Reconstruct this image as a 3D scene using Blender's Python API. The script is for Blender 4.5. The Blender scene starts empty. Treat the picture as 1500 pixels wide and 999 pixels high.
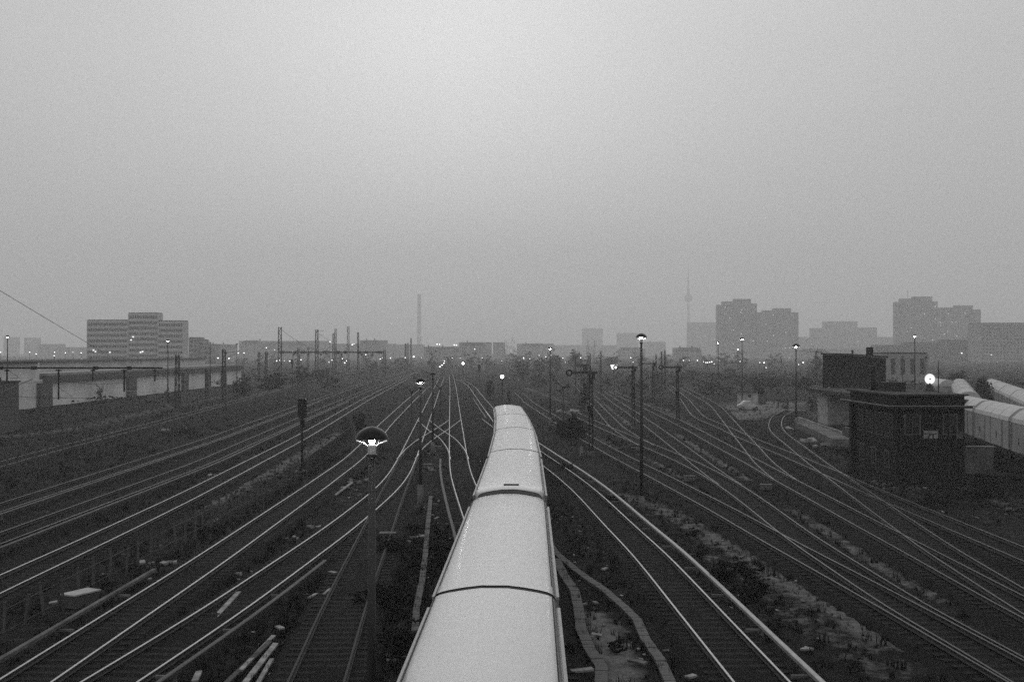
import bpy, bmesh, math, random
import numpy as np
from mathutils import Vector, Matrix, Euler

random.seed(7)
rng = np.random.default_rng(7)
S = bpy.context.scene
COL = S.collection
R = math.radians

# ------------------------------------------------------------------ camera
CAM_Z = 8.9
F_PX = 1667.0                       # focal length in pixels of the 1500 px wide photograph
PITCH = math.atan(15.5 / F_PX)
cd = bpy.data.cameras.new('camera')
cd.sensor_width = 36.0
cd.lens = F_PX / 1500.0 * 36.0
cd.clip_start = 0.1
cd.clip_end = 20000
cam = bpy.data.objects.new('camera', cd)
COL.objects.link(cam)
cam.location = (0, 0, CAM_Z)
cam.rotation_euler = (math.pi / 2 + PITCH, 0, 0)
S.camera = cam

# ------------------------------------------------------------------ world, sun, exposure
SUN_EL, SUN_AZ = R(14), R(-3)       # behind the overcast, ahead of the camera
W = bpy.data.worlds.new('World')
S.world = W
W.use_nodes = True
nt = W.node_tree
nt.nodes.clear()
N = nt.nodes.new
out = N('ShaderNodeOutputWorld')
bg = N('ShaderNodeBackground')
sky = N('ShaderNodeTexSky')
sky.sky_type = 'NISHITA'
sky.sun_disc = False
sky.sun_elevation = SUN_EL
sky.sun_rotation = SUN_AZ
sky.air_density = 1.0
sky.dust_density = 4.0
bw = N('ShaderNodeRGBToBW')
nt.links.new(sky.outputs['Color'], bw.inputs[0])
tc = N('ShaderNodeTexCoord')
sep = N('ShaderNodeSeparateXYZ')
nt.links.new(tc.outputs['Generated'], sep.inputs[0])
mx = N('ShaderNodeMath'); mx.operation = 'MAXIMUM'; mx.inputs[1].default_value = 0.0
nt.links.new(sep.outputs['Z'], mx.inputs[0])
grad = N('ShaderNodeMath'); grad.operation = 'MULTIPLY_ADD'     # overcast sky: (1 + 2 sin h) / 3
grad.inputs[1].default_value = 8.2
grad.inputs[2].default_value = 5.85
nt.links.new(mx.outputs[0], grad.inputs[0])
cn = N('ShaderNodeTexNoise'); cn.inputs['Scale'].default_value = 2.2; cn.inputs['Detail'].default_value = 3
mp = N('ShaderNodeMapping'); mp.inputs['Scale'].default_value = (1, 1, 2.5)
nt.links.new(tc.outputs['Generated'], mp.inputs[0]); nt.links.new(mp.outputs[0], cn.inputs[0])
cm = N('ShaderNodeMapRange'); cm.inputs[3].default_value = 0.86; cm.inputs[4].default_value = 1.14
nt.links.new(cn.outputs[0], cm.inputs[0])
# the cloud is thinner, and so brighter, towards the hidden sun
sdir = Vector((math.sin(SUN_AZ) * math.cos(SUN_EL), math.cos(SUN_AZ) * math.cos(SUN_EL), math.sin(SUN_EL)))
dt = N('ShaderNodeVectorMath'); dt.operation = 'DOT_PRODUCT'; dt.inputs[1].default_value = sdir
nt.links.new(tc.outputs['Generated'], dt.inputs[0])
hf = N('ShaderNodeMath'); hf.operation = 'MULTIPLY_ADD'; hf.inputs[1].default_value = 0.5; hf.inputs[2].default_value = 0.5
nt.links.new(dt.outputs['Value'], hf.inputs[0])
pw = N('ShaderNodeMath'); pw.operation = 'POWER'; pw.inputs[1].default_value = 12
nt.links.new(hf.outputs[0], pw.inputs[0])
gl = N('ShaderNodeMath'); gl.operation = 'MULTIPLY_ADD'; gl.inputs[1].default_value = 0.17; gl.inputs[2].default_value = 0.87
nt.links.new(pw.outputs[0], gl.inputs[0])
cg = N('ShaderNodeMath'); cg.operation = 'MULTIPLY'
nt.links.new(cm.outputs[0], cg.inputs[0]); nt.links.new(gl.outputs[0], cg.inputs[1])
mul = N('ShaderNodeMath'); mul.operation = 'MULTIPLY'
nt.links.new(grad.outputs[0], mul.inputs[0]); nt.links.new(cg.outputs[0], mul.inputs[1])
mix = N('ShaderNodeMix'); mix.data_type = 'FLOAT'; mix.inputs[0].default_value = 0.92
nt.links.new(bw.outputs[0], mix.inputs[2]); nt.links.new(mul.outputs[0], mix.inputs[3])
nt.links.new(mix.outputs[0], bg.inputs['Color'])
bg.inputs['Strength'].default_value = 0.1
nt.links.new(bg.outputs[0], out.inputs['Surface'])

sl = bpy.data.lights.new('sun', 'SUN')
sl.energy = 0.5
sl.angle = R(45)
sun = bpy.data.objects.new('sun', sl)
COL.objects.link(sun)
sdir = Vector((math.sin(SUN_AZ) * math.cos(SUN_EL), math.cos(SUN_AZ) * math.cos(SUN_EL), math.sin(SUN_EL)))
sun.rotation_euler = (-sdir).to_track_quat('-Z', 'Y').to_euler()
sun.location = sdir * 200

S.view_settings.view_transform = 'Standard'
S.view_settings.look = 'None'
S.view_settings.exposure = -0.3
S.view_settings.gamma = 1
S.cycles.max_bounces = 6
S.cycles.diffuse_bounces = 2
S.cycles.glossy_bounces = 2
S.cycles.transmission_bounces = 2
S.cycles.volume_bounces = 4
S.cycles.sample_clamp_indirect = 3
S.cycles.use_denoising = False

# ------------------------------------------------------------------ helpers
def G(px, py, z=0.0):
    """Point of the plane at height z that the photograph shows at pixel (px, py)."""
    u, v = (px - 750) / F_PX, (499.5 - py) / F_PX
    dy = math.cos(PITCH) - v * math.sin(PITCH)
    dz = math.sin(PITCH) + v * math.cos(PITCH)
    t = (z - CAM_Z) / dz
    return Vector((u * t, dy * t, z))

def PX(px, d):                       # x at distance d
    return (px - 750) / F_PX * d

def PZ(py, d):                       # height at distance d
    return CAM_Z + (515 - py) / F_PX * d

class MB:
    def __init__(s): s.v = []; s.f = []
    def add(s, vs, fs):
        o = len(s.v); s.v += [tuple(p) for p in vs]; s.f += [tuple(i + o for i in f) for f in fs]; return s
    def box(s, c, d, rz=0.0, ry=0.0, rx=0.0):
        M = Euler((rx, ry, rz)).to_matrix()
        c = Vector(c)
        vs = [c + M @ Vector((x * d[0] / 2, y * d[1] / 2, z * d[2] / 2)) for x in (-1, 1) for y in (-1, 1) for z in (-1, 1)]
        return s.add(vs, [(0, 1, 3, 2), (4, 6, 7, 5), (0, 4, 5, 1), (2, 3, 7, 6), (0, 2, 6, 4), (1, 5, 7, 3)])
    def b2(s, lo, hi):
        return s.box([(a + b) / 2 for a, b in zip(lo, hi)], [abs(b - a) for a, b in zip(lo, hi)])
    def cyl(s, p0, p1, r0, r1=None, n=8, caps=True):
        r1 = r0 if r1 is None else r1
        p0, p1 = Vector(p0), Vector(p1)
        q = (p1 - p0).to_track_quat('Z', 'Y')
        vs = []
        for p, r in ((p0, r0), (p1, r1)):
            for k in range(n):
                a = 2 * math.pi * k / n
                vs.append(p + q @ Vector((r * math.cos(a), r * math.sin(a), 0)))
        fs = [(k, (k + 1) % n, n + (k + 1) % n, n + k) for k in range(n)]
        if caps: fs += [tuple(range(n - 1, -1, -1)), tuple(range(n, 2 * n))]
        return s.add(vs, fs)
    def bar(s, p0, p1, w=0.06):
        return s.cyl(p0, p1, w / 2, n=4)
    def lathe(s, prof, c=(0, 0, 0), n=20, axis='z'):
        vs = []; c = Vector(c)
        for r, z in prof:
            for k in range(n):
                a = 2 * math.pi * k / n
                if axis == 'z': p = Vector((r * math.cos(a), r * math.sin(a), z))
                else: p = Vector((r * math.cos(a), z, r * math.sin(a)))
                vs.append(c + p)
        fs = []
        for i in range(len(prof) - 1):
            for k in range(n):
                k2 = (k + 1) % n
                fs.append((i * n + k, i * n + k2, (i + 1) * n + k2, (i + 1) * n + k))
        return s.add(vs, fs)
    def sweep(s, pts, prof, closed=True, caps=True):
        """prof: list of (side, up) swept along pts (horizontal frames)."""
        n = len(prof); vs = []
        P = [Vector(p) for p in pts]
        for i, p in enumerate(P):
            t = (P[min(i + 1, len(P) - 1)] - P[max(i - 1, 0)]); t.z = 0; t.normalize()
            nn = Vector((t.y, -t.x, 0))
            for a, b in prof: vs.append(p + nn * a + Vector((0, 0, b)))
        fs = []
        for i in range(len(P) - 1):
            for k in range(n if closed else n - 1):
                k2 = (k + 1) % n
                fs.append((i * n + k, i * n + k2, (i + 1) * n + k2, (i + 1) * n + k))
        if caps and closed:
            fs.append(tuple(range(n))); fs.append(tuple(len(vs) - n + k for k in range(n - 1, -1, -1)))
        return s.add(vs, fs)
    def prism(s, poly, y0, y1):
        """polygon in (x, z) extruded along y."""
        n = len(poly)
        vs = [(x, y0, z) for x, z in poly] + [(x, y1, z) for x, z in poly]
        fs = [(k, (k + 1) % n, n + (k + 1) % n, n + k) for k in range(n)] + [tuple(range(n - 1, -1, -1)), tuple(range(n, 2 * n))]
        return s.add(vs, fs)
    def ball(s, c, r, n=8, m=5, sz=1.0):
        prof = [(max(r * math.sin(math.pi * i / m), 1e-4), -r * sz * math.cos(math.pi * i / m)) for i in range(m + 1)]
        return s.lathe(prof, c, n)
    def mesh(s, name, mat, smooth=False):
        me = bpy.data.meshes.new(name)
        me.from_pydata(s.v, [], s.f)
        me.materials.append(mat)
        bm = bmesh.new(); bm.from_mesh(me)
        bmesh.ops.recalc_face_normals(bm, faces=bm.faces)
        bm.to_mesh(me); bm.free()
        if smooth:
            me.polygons.foreach_set('use_smooth', [True] * len(me.polygons))
        return me
    def build(s, name, mat, parent=None, smooth=False, label=None):
        o = bpy.data.objects.new(name, s.mesh(name, mat, smooth))
        COL.objects.link(o)
        if parent: o.parent = parent
        if label: o['label'] = label
        return o

def tag(o, label, cat, group=None):
    o['label'] = label; o['category'] = cat
    if group: o['group'] = group
    return o

def thing(name, label, cat, loc=(0, 0, 0), rz=0.0, group=None):
    o = bpy.data.objects.new(name, None)
    COL.objects.link(o)
    o.empty_display_size = 0.3
    o.location = loc; o.rotation_euler = (0, 0, rz)
    return tag(o, label, cat, group)

def struct(o): o['kind'] = 'structure'; return o
def stuff(o): o['kind'] = 'stuff'; return o

def copy_tree(o, parent=None):
    c = o.copy(); COL.objects.link(c)
    if parent: c.parent = parent
    for ch in list(o.children): copy_tree(ch, c)
    return c

def raw(name, verts, faces, mat, parent=None):
    me = bpy.data.meshes.new(name)
    me.from_pydata(verts, [], faces)
    me.materials.append(mat)
    o = bpy.data.objects.new(name, me); COL.objects.link(o)
    if parent: o.parent = parent
    return o

# ------------------------------------------------------------------ materials (black and white photograph: neutral greys)
def mat(name, v, rough=0.7, var=0.25, scale=3.0, metal=0.0, bump=0.0, bscale=None, spec=0.3, coords='Object', stain=0.0):
    m = bpy.data.materials.new(name); m.use_nodes = True
    t = m.node_tree; n = t.nodes; L = t.links.new
    b = n['Principled BSDF']
    b.inputs['Roughness'].default_value = rough
    b.inputs['Metallic'].default_value = metal
    b.inputs['Specular IOR Level'].default_value = spec
    c = n.new('ShaderNodeTexCoord')
    no = n.new('ShaderNodeTexNoise'); no.inputs['Scale'].default_value = scale; no.inputs['Detail'].default_value = 6; no.inputs['Roughness'].default_value = 0.65
    L(c.outputs[coords], no.inputs['Vector'])
    r = n.new('ShaderNodeMapRange')
    r.inputs[1].default_value = 0.3; r.inputs[2].default_value = 0.7
    r.inputs[3].default_value = v * (1 - var); r.inputs[4].default_value = v * (1 + var)
    L(no.outputs[0], r.inputs[0])
    src = r.outputs[0]
    if stain:
        n2 = n.new('ShaderNodeTexNoise'); n2.inputs['Scale'].default_value = scale * 0.23; n2.inputs['Detail'].default_value = 4
        L(c.outputs[coords], n2.inputs['Vector'])
        r2 = n.new('ShaderNodeMapRange'); r2.inputs[1].default_value = 0.42; r2.inputs[2].default_value = 0.62
        r2.inputs[3].default_value = 1.0; r2.inputs[4].default_value = 1 - stain
        L(n2.outputs[0], r2.inputs[0])
        mm = n.new('ShaderNodeMath'); mm.operation = 'MULTIPLY'
        L(src, mm.inputs[0]); L(r2.outputs[0], mm.inputs[1]); src = mm.outputs[0]
    L(src, b.inputs['Base Color'])
    if bump:
        bn = n.new('ShaderNodeTexNoise'); bn.inputs['Scale'].default_value = bscale or scale * 4; bn.inputs['Detail'].default_value = 4
        L(c.outputs[coords], bn.inputs['Vector'])
        bp = n.new('ShaderNodeBump'); bp.inputs['Strength'].default_value = bump; bp.inputs['Distance'].default_value = 0.05
        L(bn.outputs[0], bp.inputs['Height']); L(bp.outputs[0], b.inputs['Normal'])
    return m

def glow(name, strength, sample=True):
    m = bpy.data.materials.new(name); m.use_nodes = True
    t = m.node_tree; b = t.nodes['Principled BSDF']
    b.inputs['Base Color'].default_value = (0.8, 0.8, 0.8, 1)
    b.inputs['Emission Color'].default_value = (1, 1, 1, 1)
    b.inputs['Emission Strength'].default_value = strength
    if not sample:
        try: m.cycles.emission_sampling = 'NONE'
        except Exception: pass
    return m

M = {}
M['rail'] = mat('rail_steel', 0.27, 0.3, 0.2, 6, metal=0.9, coords='Object')
M['rail_rusty_dim'] = mat('rail_steel_dull', 0.045, 0.4, 0.3, 6, metal=0.8, coords='Object')  # rusty steel, with the lens dimming of these rails put into its colour
M['rail_side'] = mat('rail_rust', 0.03, 0.8, 0.3, 5)
M['ballast'] = mat('ballast_stone', 0.0055, 0.95, 0.65, 9, bump=1.0, bscale=14, spec=0.1, stain=0.35)
M['sleeper'] = mat('sleeper_wood', 0.008, 0.9, 0.35, 4, bump=0.3, spec=0.15)
M['third_dark'] = mat('third_rail_cover_dark', 0.035, 0.6, 0.3, 2)  # the rail cover in a darker tone
M['third'] = mat('third_rail_cover', 0.26, 0.45, 0.2, 2)
M['dark_metal'] = mat('dark_painted_metal', 0.02, 0.5, 0.3, 5)
M['black'] = mat('black_enamel', 0.008, 0.35, 0.3, 8)
M['enamel'] = mat('lamp_hood_enamel', 0.004, 0.28, 0.3, 8, spec=0.12)
M['white'] = mat('white_enamel', 0.75, 0.4, 0.08, 5)
M['pale_lid'] = mat('pale_concrete_lid', 0.36, 0.9, 0.2, 5, bump=0.3, stain=0.3)
M['concrete'] = mat('concrete', 0.24, 0.9, 0.3, 3, bump=0.4, spec=0.15, stain=0.35)
M['concrete_dark'] = mat('weathered_concrete', 0.12, 0.9, 0.35, 3, bump=0.4, spec=0.15, stain=0.4)
M['pale_wall'] = mat('pale_render', 0.6, 0.9, 0.15, 0.6, stain=0.2)
M['wall_grey'] = mat('grey_wall', 0.22, 0.9, 0.2, 0.4)
M['office_wall'] = mat('office_panels', 0.36, 0.9, 0.12, 0.4)
M['wall_dark'] = mat('dark_wall', 0.07, 0.9, 0.25, 0.5)
M['brick'] = mat('sooty_brick', 0.013, 0.9, 0.4, 4, bump=0.5, bscale=18, spec=0.12)
M['roof_felt'] = mat('roof_felt', 0.03, 0.85, 0.35, 2, spec=0.15)
M['zinc'] = mat('zinc_edge', 0.14, 0.5, 0.2, 3)
M['glass'] = mat('dark_glass', 0.012, 0.12, 0.2, 1, spec=0.6)
M['plank'] = mat('weathered_plank', 0.27, 0.9, 0.35, 6, bump=0.3, spec=0.1, stain=0.4)
M['frame'] = mat('window_frame_paint', 0.07, 0.7, 0.25, 4)
M['wood_old'] = mat('old_timber', 0.07, 0.9, 0.4, 5, bump=0.3, spec=0.1)
M['tarp'] = mat('wagon_roof', 0.4, 0.6, 0.1, 0.8, stain=0.12)
M['wagon_side'] = mat('wagon_side_paint', 0.27, 0.6, 0.2, 1.2, stain=0.2)
M['train_roof'] = mat('train_roof_paint', 0.22, 0.26, 0.06, 2.5, spec=0.45, bump=0.1, bscale=8, stain=0.05)
_b = M['train_roof'].node_tree.nodes['Principled BSDF']
_bump = [q for q in M['train_roof'].node_tree.nodes if q.type == 'BUMP'][0]
M['train_roof'].node_tree.links.new(_bump.outputs[0], _b.inputs['Coat Normal'])
_b.inputs['Coat Weight'].default_value = 0.6
_b.inputs['Coat Roughness'].default_value = 0.14
M['train_gutter'] = mat('train_gutter_paint', 0.25, 0.4, 0.15, 4)
M['train_side'] = mat('train_side_paint', 0.12, 0.35, 0.1, 2, spec=0.5)
M['rubber'] = mat('rubber_bellows', 0.01, 0.8, 0.2, 6)
M['bark'] = mat('bark', 0.03, 0.95, 0.4, 6, bump=0.5)
M['leaf'] = mat('foliage', 0.05, 0.8, 0.5, 2, spec=0.15)
M['leaf_dark'] = mat('dark_foliage', 0.009, 0.85, 0.5, 2, spec=0.1)
M['weed'] = mat('weed_leaves', 0.007, 0.9, 0.5, 1.5, spec=0.1)
M['dry_grass'] = mat('dry_grass_blades', 0.085, 0.9, 0.4, 1.0, spec=0.1)
M['car_paint'] = mat('car_paint', 0.35, 0.35, 0.1, 2, spec=0.5)
M['car_glass'] = M['glass']
M['wire'] = M['black']
M['lamp_glow'] = glow('lamp_glow', 150)
M['lamp_dim'] = glow('lantern_glass_glow', 0.06)
M['lamp_dim'].node_tree.nodes['Principled BSDF'].inputs['Base Color'].default_value = (0.22, 0.22, 0.22, 1)
M['far_glow'] = glow('far_lamp_glow', 4, False)
M['lit_window'] = glow('lit_window_glow', 1.6, False)
M['signal_white'] = glow('signal_light_glow', 16, False)

def ground_material():
    m = bpy.data.materials.new('yard_ground'); m.use_nodes = True
    t = m.node_tree; n = t.nodes; L = t.links.new
    b = n['Principled BSDF']
    b.inputs['Roughness'].default_value = 0.95
    b.inputs['Specular IOR Level'].default_value = 0.08
    g = n.new('ShaderNodeNewGeometry')
    def noise(sc, det=5, ro=0.6):
        x = n.new('ShaderNodeTexNoise'); x.inputs['Scale'].default_value = sc; x.inputs['Detail'].default_value = det; x.inputs['Roughness'].default_value = ro
        L(g.outputs['Position'], x.inputs['Vector']); return x.outputs[0]
    def rmap(src, a, b_, c, d):
        r = n.new('ShaderNodeMapRange'); r.inputs[1].default_value = a; r.inputs[2].default_value = b_; r.inputs[3].default_value = c; r.inputs[4].default_value = d
        L(src, r.inputs[0]); return r.outputs[0]
    def math_(op, a, b_):
        x = n.new('ShaderNodeMath'); x.operation = op
        for i, q in enumerate((a, b_)):
            if isinstance(q, float): x.inputs[i].default_value = q
            else: L(q, x.inputs[i])
        return x.outputs[0]
    fine = rmap(noise(11, 6, 0.7), 0.3, 0.7, 0.5, 1.6)
    mid = rmap(noise(0.9, 6, 0.65), 0.35, 0.68, 0.3, 1.9)
    big = rmap(noise(0.09, 4), 0.3, 0.7, 0.75, 1.3)
    base = math_('MULTIPLY', math_('MULTIPLY', math_('MULTIPLY', fine, mid), big), 0.0085)
    at = n.new('ShaderNodeAttribute'); at.attribute_name = 'dry'
    edge = math_('ADD', at.outputs['Fac'], rmap(noise(1.3, 7, 0.72), 0.3, 0.7, -0.5, 0.5))
    k = rmap(edge, 0.25, 0.85, 0.0, 1.0)
    dry = math_('MULTIPLY', math_('MULTIPLY', fine, rmap(noise(2.3, 5), 0.3, 0.7, 0.7, 1.3)), 0.12)
    mxn = n.new('ShaderNodeMix'); mxn.data_type = 'FLOAT'
    L(k, mxn.inputs[0]); L(base, mxn.inputs[2]); L(dry, mxn.inputs[3])
    L(mxn.outputs[0], b.inputs['Base Color'])
    bp = n.new('ShaderNodeBump'); bp.inputs['Strength'].default_value = 0.9; bp.inputs['Distance'].default_value = 0.08
    L(noise(12, 5, 0.7), bp.inputs['Height']); L(bp.outputs[0], b.inputs['Normal'])
    return m
M['ground'] = ground_material()

# ------------------------------------------------------------------ ground
GZ = -0.36
def lines(a, b, step):
    return list(np.arange(a, b, step))
xs = [-3000, -2000, -1300, -800, -500, -300, -200, -140, -100] + lines(-80, -26, 1.5) + lines(-26, 40, 0.5) + lines(40, 70, 1.2) + [75, 85, 100, 140, 200, 300, 500, 800, 1300, 2000, 3000]
ys = [-50, -20, 0, 10] + lines(16, 90, 0.5) + lines(90, 200, 1.2) + lines(200, 320, 4) + [330, 360, 400, 460, 540, 650, 800, 1000, 1300, 1700, 2300, 3000, 3800, 4600]
# patches of pale dry grass and sand: polylines in the photograph, half width (m), strength
DRY = [
    ([(905, 725), (960, 742), (1010, 768), (1065, 800), (1120, 838), (1180, 872), (1240, 905), (1310, 945)], 0.8, 0.75),
    ([(1030, 810), (1090, 850), (1150, 890), (1220, 935), (1290, 985)], 0.7, 0.45),
    ([(1180, 885), (1240, 935), (1320, 985)], 0.5, 0.4),
    ([(945, 665), (965, 678), (990, 692), (1015, 705)], 0.65, 0.8),
    ([(870, 640), (890, 650), (915, 660)], 0.7, 0.5),
    ([(870, 575), (890, 592), (915, 612), (925, 622)], 0.9, 0.9),
    ([(990, 635), (1030, 660), (1065, 680), (1100, 703)], 0.7, 0.75),
    ([(1160, 748), (1215, 780), (1265, 815), (1330, 855), (1390, 880)], 0.6, 0.6),
    ([(940, 590), (975, 600), (1010, 620), (1040, 630)], 0.9, 0.55),
    ([(1000, 578), (1018, 588)], 1.0, 0.6),
    ([(1075, 612), (1110, 603), (1150, 600)], 5.0, 0.95),
    ([(1090, 598), (1140, 590)], 8.0, 0.95),
    ([(1195, 590), (1215, 612), (1230, 622)], 3.0, 0.7),
    ([(1190, 632), (1232, 645)], 1.4, 0.5),
    ([(1380, 700), (1440, 725), (1500, 755)], 1.0, 0.35),
    ([(870, 900), (890, 930), (905, 965), (915, 1000)], 0.55, 1.2),
    ([(300, 740), (380, 700), (440, 668), (500, 635)], 1.1, 0.7),
    ([(120, 815), (200, 775), (290, 738)], 1.0, 0.6),
    ([(400, 820), (460, 790), (520, 752)], 0.4, 0.35),
    ([(405, 945), (440, 955)], 0.5, 0.5),
    ([(770, 568), (830, 590)], 1.2, 0.5),
    ([(640, 640), (632, 700), (628, 740)], 0.4, 0.2),
    ([(0, 640), (100, 630), (230, 600), (330, 580)], 2.0, 0.5),
]
segs = []
for pts, w, st in DRY:
    P = [G(x, y, GZ) for x, y in pts]
    for a, b in zip(P, P[1:]): segs.append((a.x, a.y, b.x, b.y, w, st))
X, Y = np.meshgrid(np.array(xs, float), np.array(ys, float))
dry = np.zeros_like(X)
for ax, ay, bx, by, w, st in segs:
    dx, dy = bx - ax, by - ay
    t = np.clip(((X - ax) * dx + (Y - ay) * dy) / (dx * dx + dy * dy), 0, 1)
    dd = np.hypot(X - ax - t * dx, Y - ay - t * dy)
    dry = np.maximum(dry, st * np.exp(-(dd / w) ** 2))
Z = GZ + rng.normal(0, 0.025, X.shape)
nx, ny = len(xs), len(ys)
gv = np.stack([X, Y, Z], -1).reshape(-1, 3)
idx = np.arange(nx * ny).reshape(ny, nx)
gf = np.stack([idx[:-1, :-1], idx[:-1, 1:], idx[1:, 1:], idx[1:, :-1]], -1).reshape(-1, 4)
go = raw('ground', gv.tolist(), gf.tolist(), M['ground'])
go.data.attributes.new('dry', 'FLOAT', 'POINT').data.foreach_set('value', dry.reshape(-1).astype(np.float32))
struct(go)

# ------------------------------------------------------------------ railway tracks
GAUGE = 1.507
def smooth_x(L=None, Rr=None, side=None, near=18.0, far=None, sig=3.0):
    """Centre line X(Y) from rails traced in the photograph."""
    def xy(p):
        q = sorted([(G(a, b).y, G(a, b).x) for a, b in p]); return np.array([a for a, _ in q]), np.array([b for _, b in q])
    def ext(y, x, t):
        r = np.interp(t, y, x)
        s0 = (x[1] - x[0]) / (y[1] - y[0]); s1 = (x[-1] - x[-2]) / (y[-1] - y[-2])
        r = np.where(t < y[0], x[0] + s0 * (t - y[0]), r)
        return np.where(t > y[-1], x[-1] + s1 * (t - y[-1]), r)
    allp = (L or []) + (Rr or [])
    yy = [G(a, b).y for a, b in allp]
    y1 = far if far else max(yy)
    t = np.arange(near, y1 + 0.5, 1.0)
    cs = []
    if L and Rr:
        (ya, xa), (yb, xb) = xy(L), xy(Rr)
        a, b = ext(ya, xa, t), ext(yb, xb, t)
        ina, inb = (t >= ya[0]) & (t <= ya[-1]), (t >= yb[0]) & (t <= yb[-1])
        ca, cb = a + GAUGE / 2 * np.hypot(1, np.gradient(a, t)), b - GAUGE / 2 * np.hypot(1, np.gradient(b, t))
        c = np.where(ina & ~inb, ca, np.where(inb & ~ina, cb, (ca + cb) / 2))
    elif L:
        y, x = xy(L); a = ext(y, x, t); c = a + GAUGE / 2 * np.hypot(1, np.gradient(a, t))
    else:
        y, x = xy(Rr); a = ext(y, x, t); c = a - GAUGE / 2 * np.hypot(1, np.gradient(a, t))
    # smooth with a window that grows with distance
    o = np.empty_like(c)
    for i, ti in enumerate(t):
        s = sig * (0.6 + ti / 120.0)
        h = min(i, len(t) - 1 - i, int(3 * s))
        k = np.arange(i - h, i + h + 1)
        w = np.exp(-0.5 * ((t[k] - ti) / s) ** 2)
        o[i] = np.sum(w * c[k]) / np.sum(w)
    keep = [0]; last = t[0]
    for i in range(1, len(t)):
        if t[i] - last >= 1.0 + t[i] / 60.0 or i == len(t) - 1: keep.append(i); last = t[i]
    return t[keep], o[keep]

RAIL_HEAD = [(-0.036, -0.035), (0.036, -0.035), (0.036, -0.008), (0.026, 0.0), (-0.026, 0.0), (-0.036, -0.008)]
RAIL_BODY = [(-0.07, -0.15), (0.07, -0.15), (0.07, -0.137), (0.012, -0.115), (0.012, -0.036), (-0.012, -0.036), (-0.012, -0.115), (-0.07, -0.137)]
def offset(t, x, o):
    dx = np.gradient(x, t); n = np.hypot(1, dx)
    return t - o * dx / n * 1.0, x + o / n
TRACKS = []
sl_mesh = MB().box((0, 0, 0), (2.5, 0.25, 0.15)).mesh('sleeper', M['sleeper'])
def track(L=None, Rr=None, near=18.0, far=None, sig=3.0, sleepers=0.0, bed=True, third=None, dull=False, third_rng=None, bedw=1.32, head_mat='rail', tm='third_dark'):
    k = len(TRACKS)
    dz = 0.003 * k
    t, x = smooth_x(L, Rr, near=near, far=far, sig=sig)
    root = bpy.data.objects.new('railway_track', None); COL.objects.link(root); struct(root)
    TRACKS.append((t, x))
    for s in (-1, 1):
        ty, tx = offset(t, x, s * GAUGE / 2)
        pts = [(a, b, dz) for a, b in zip(tx, ty)]
        body = MB().sweep(pts, RAIL_BODY).build('rail', M['rail_side'], root)
        MB().sweep(pts, RAIL_HEAD).build('rail_head', M['rail_side'] if dull else M[head_mat], body)
    # ballast bed, slightly uneven
    if bed:
        mb = MB(); prof = [-bedw - 0.45, -bedw, -0.7, 0.0, 0.7, bedw, bedw + 0.45]
        zz = [GZ - 0.05, -0.225, -0.2, -0.195, -0.2, -0.225, GZ - 0.05]
        vs, fs = [], []
        dx = np.gradient(x, t); nn = np.hypot(1, dx)
        for i in range(len(t)):
            for o, z in zip(prof, zz):
                j = random.uniform(-0.03, 0.03)
                o2 = o + (random.uniform(-0.05, 0.05) if abs(o) > bedw - 0.1 else 0)
                vs.append((x[i] + o2 / nn[i], t[i] - o2 * dx[i] / nn[i], z + dz * 0.8 + (j if abs(o) > 1 else j * 0.3)))
        for i in range(len(t) - 1):
            for q in range(6): fs.append((i * 7 + q, i * 7 + q + 1, i * 7 + 8 + q, i * 7 + 7 + q))
        raw('ballast_bed', vs, fs, M['ballast'], root)
    # sleepers: those near enough to be picked out are objects
    far_mb = MB()
    y = near + 2; cnt = 0
    lim = min(t[-1], 130)
    while y < lim:
        xx = float(np.interp(y, t, x)); sl = float(np.interp(y + 0.5, t, x)) - float(np.interp(y - 0.5, t, x))
        a = -math.atan(sl)
        c = (xx, y + random.uniform(-0.03, 0.03), -0.274 + dz)
        a += random.uniform(-0.015, 0.015)
        if y < sleepers:
            o = bpy.data.objects.new('sleeper', sl_mesh); COL.objects.link(o); o.parent = root
            o.location = c; o.rotation_euler = (0, 0, a)
        else:
            far_mb.box(c, (2.5, 0.25, 0.15), rz=a)
        y += 0.65
    if far_mb.v: stuff(far_mb.build('sleepers', M['sleeper'], root))
    if third:
        t0, t1 = third_rng or (near, t[-1])
        sel = (t >= t0) & (t <= t1)
        ty, tx = offset(t, x, third * 1.5)
        pts = [(a, b, 0.12 + dz) for a, b in zip(tx[sel], ty[sel])]
        tr = MB().sweep(pts, [(-0.08, -0.1), (0.08, -0.1), (0.08, 0.0), (0.05, 0.02), (-0.05, 0.02), (-0.08, 0.0)]).build('third_rail', M[tm], root)
        y = t0 + 1; n = 0
        while y < min(t1 - 1, 110):
            xx = float(np.interp(y, ty, tx))
            MB().box((xx - third * 0.28, y, -0.05 + dz), (0.5, 0.09, 0.07)).box((xx, y, -0.09 + dz), (0.1, 0.09, 0.26)).build('bracket', M['concrete_dark'], tr)
            y += 5.2
    return root

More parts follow.
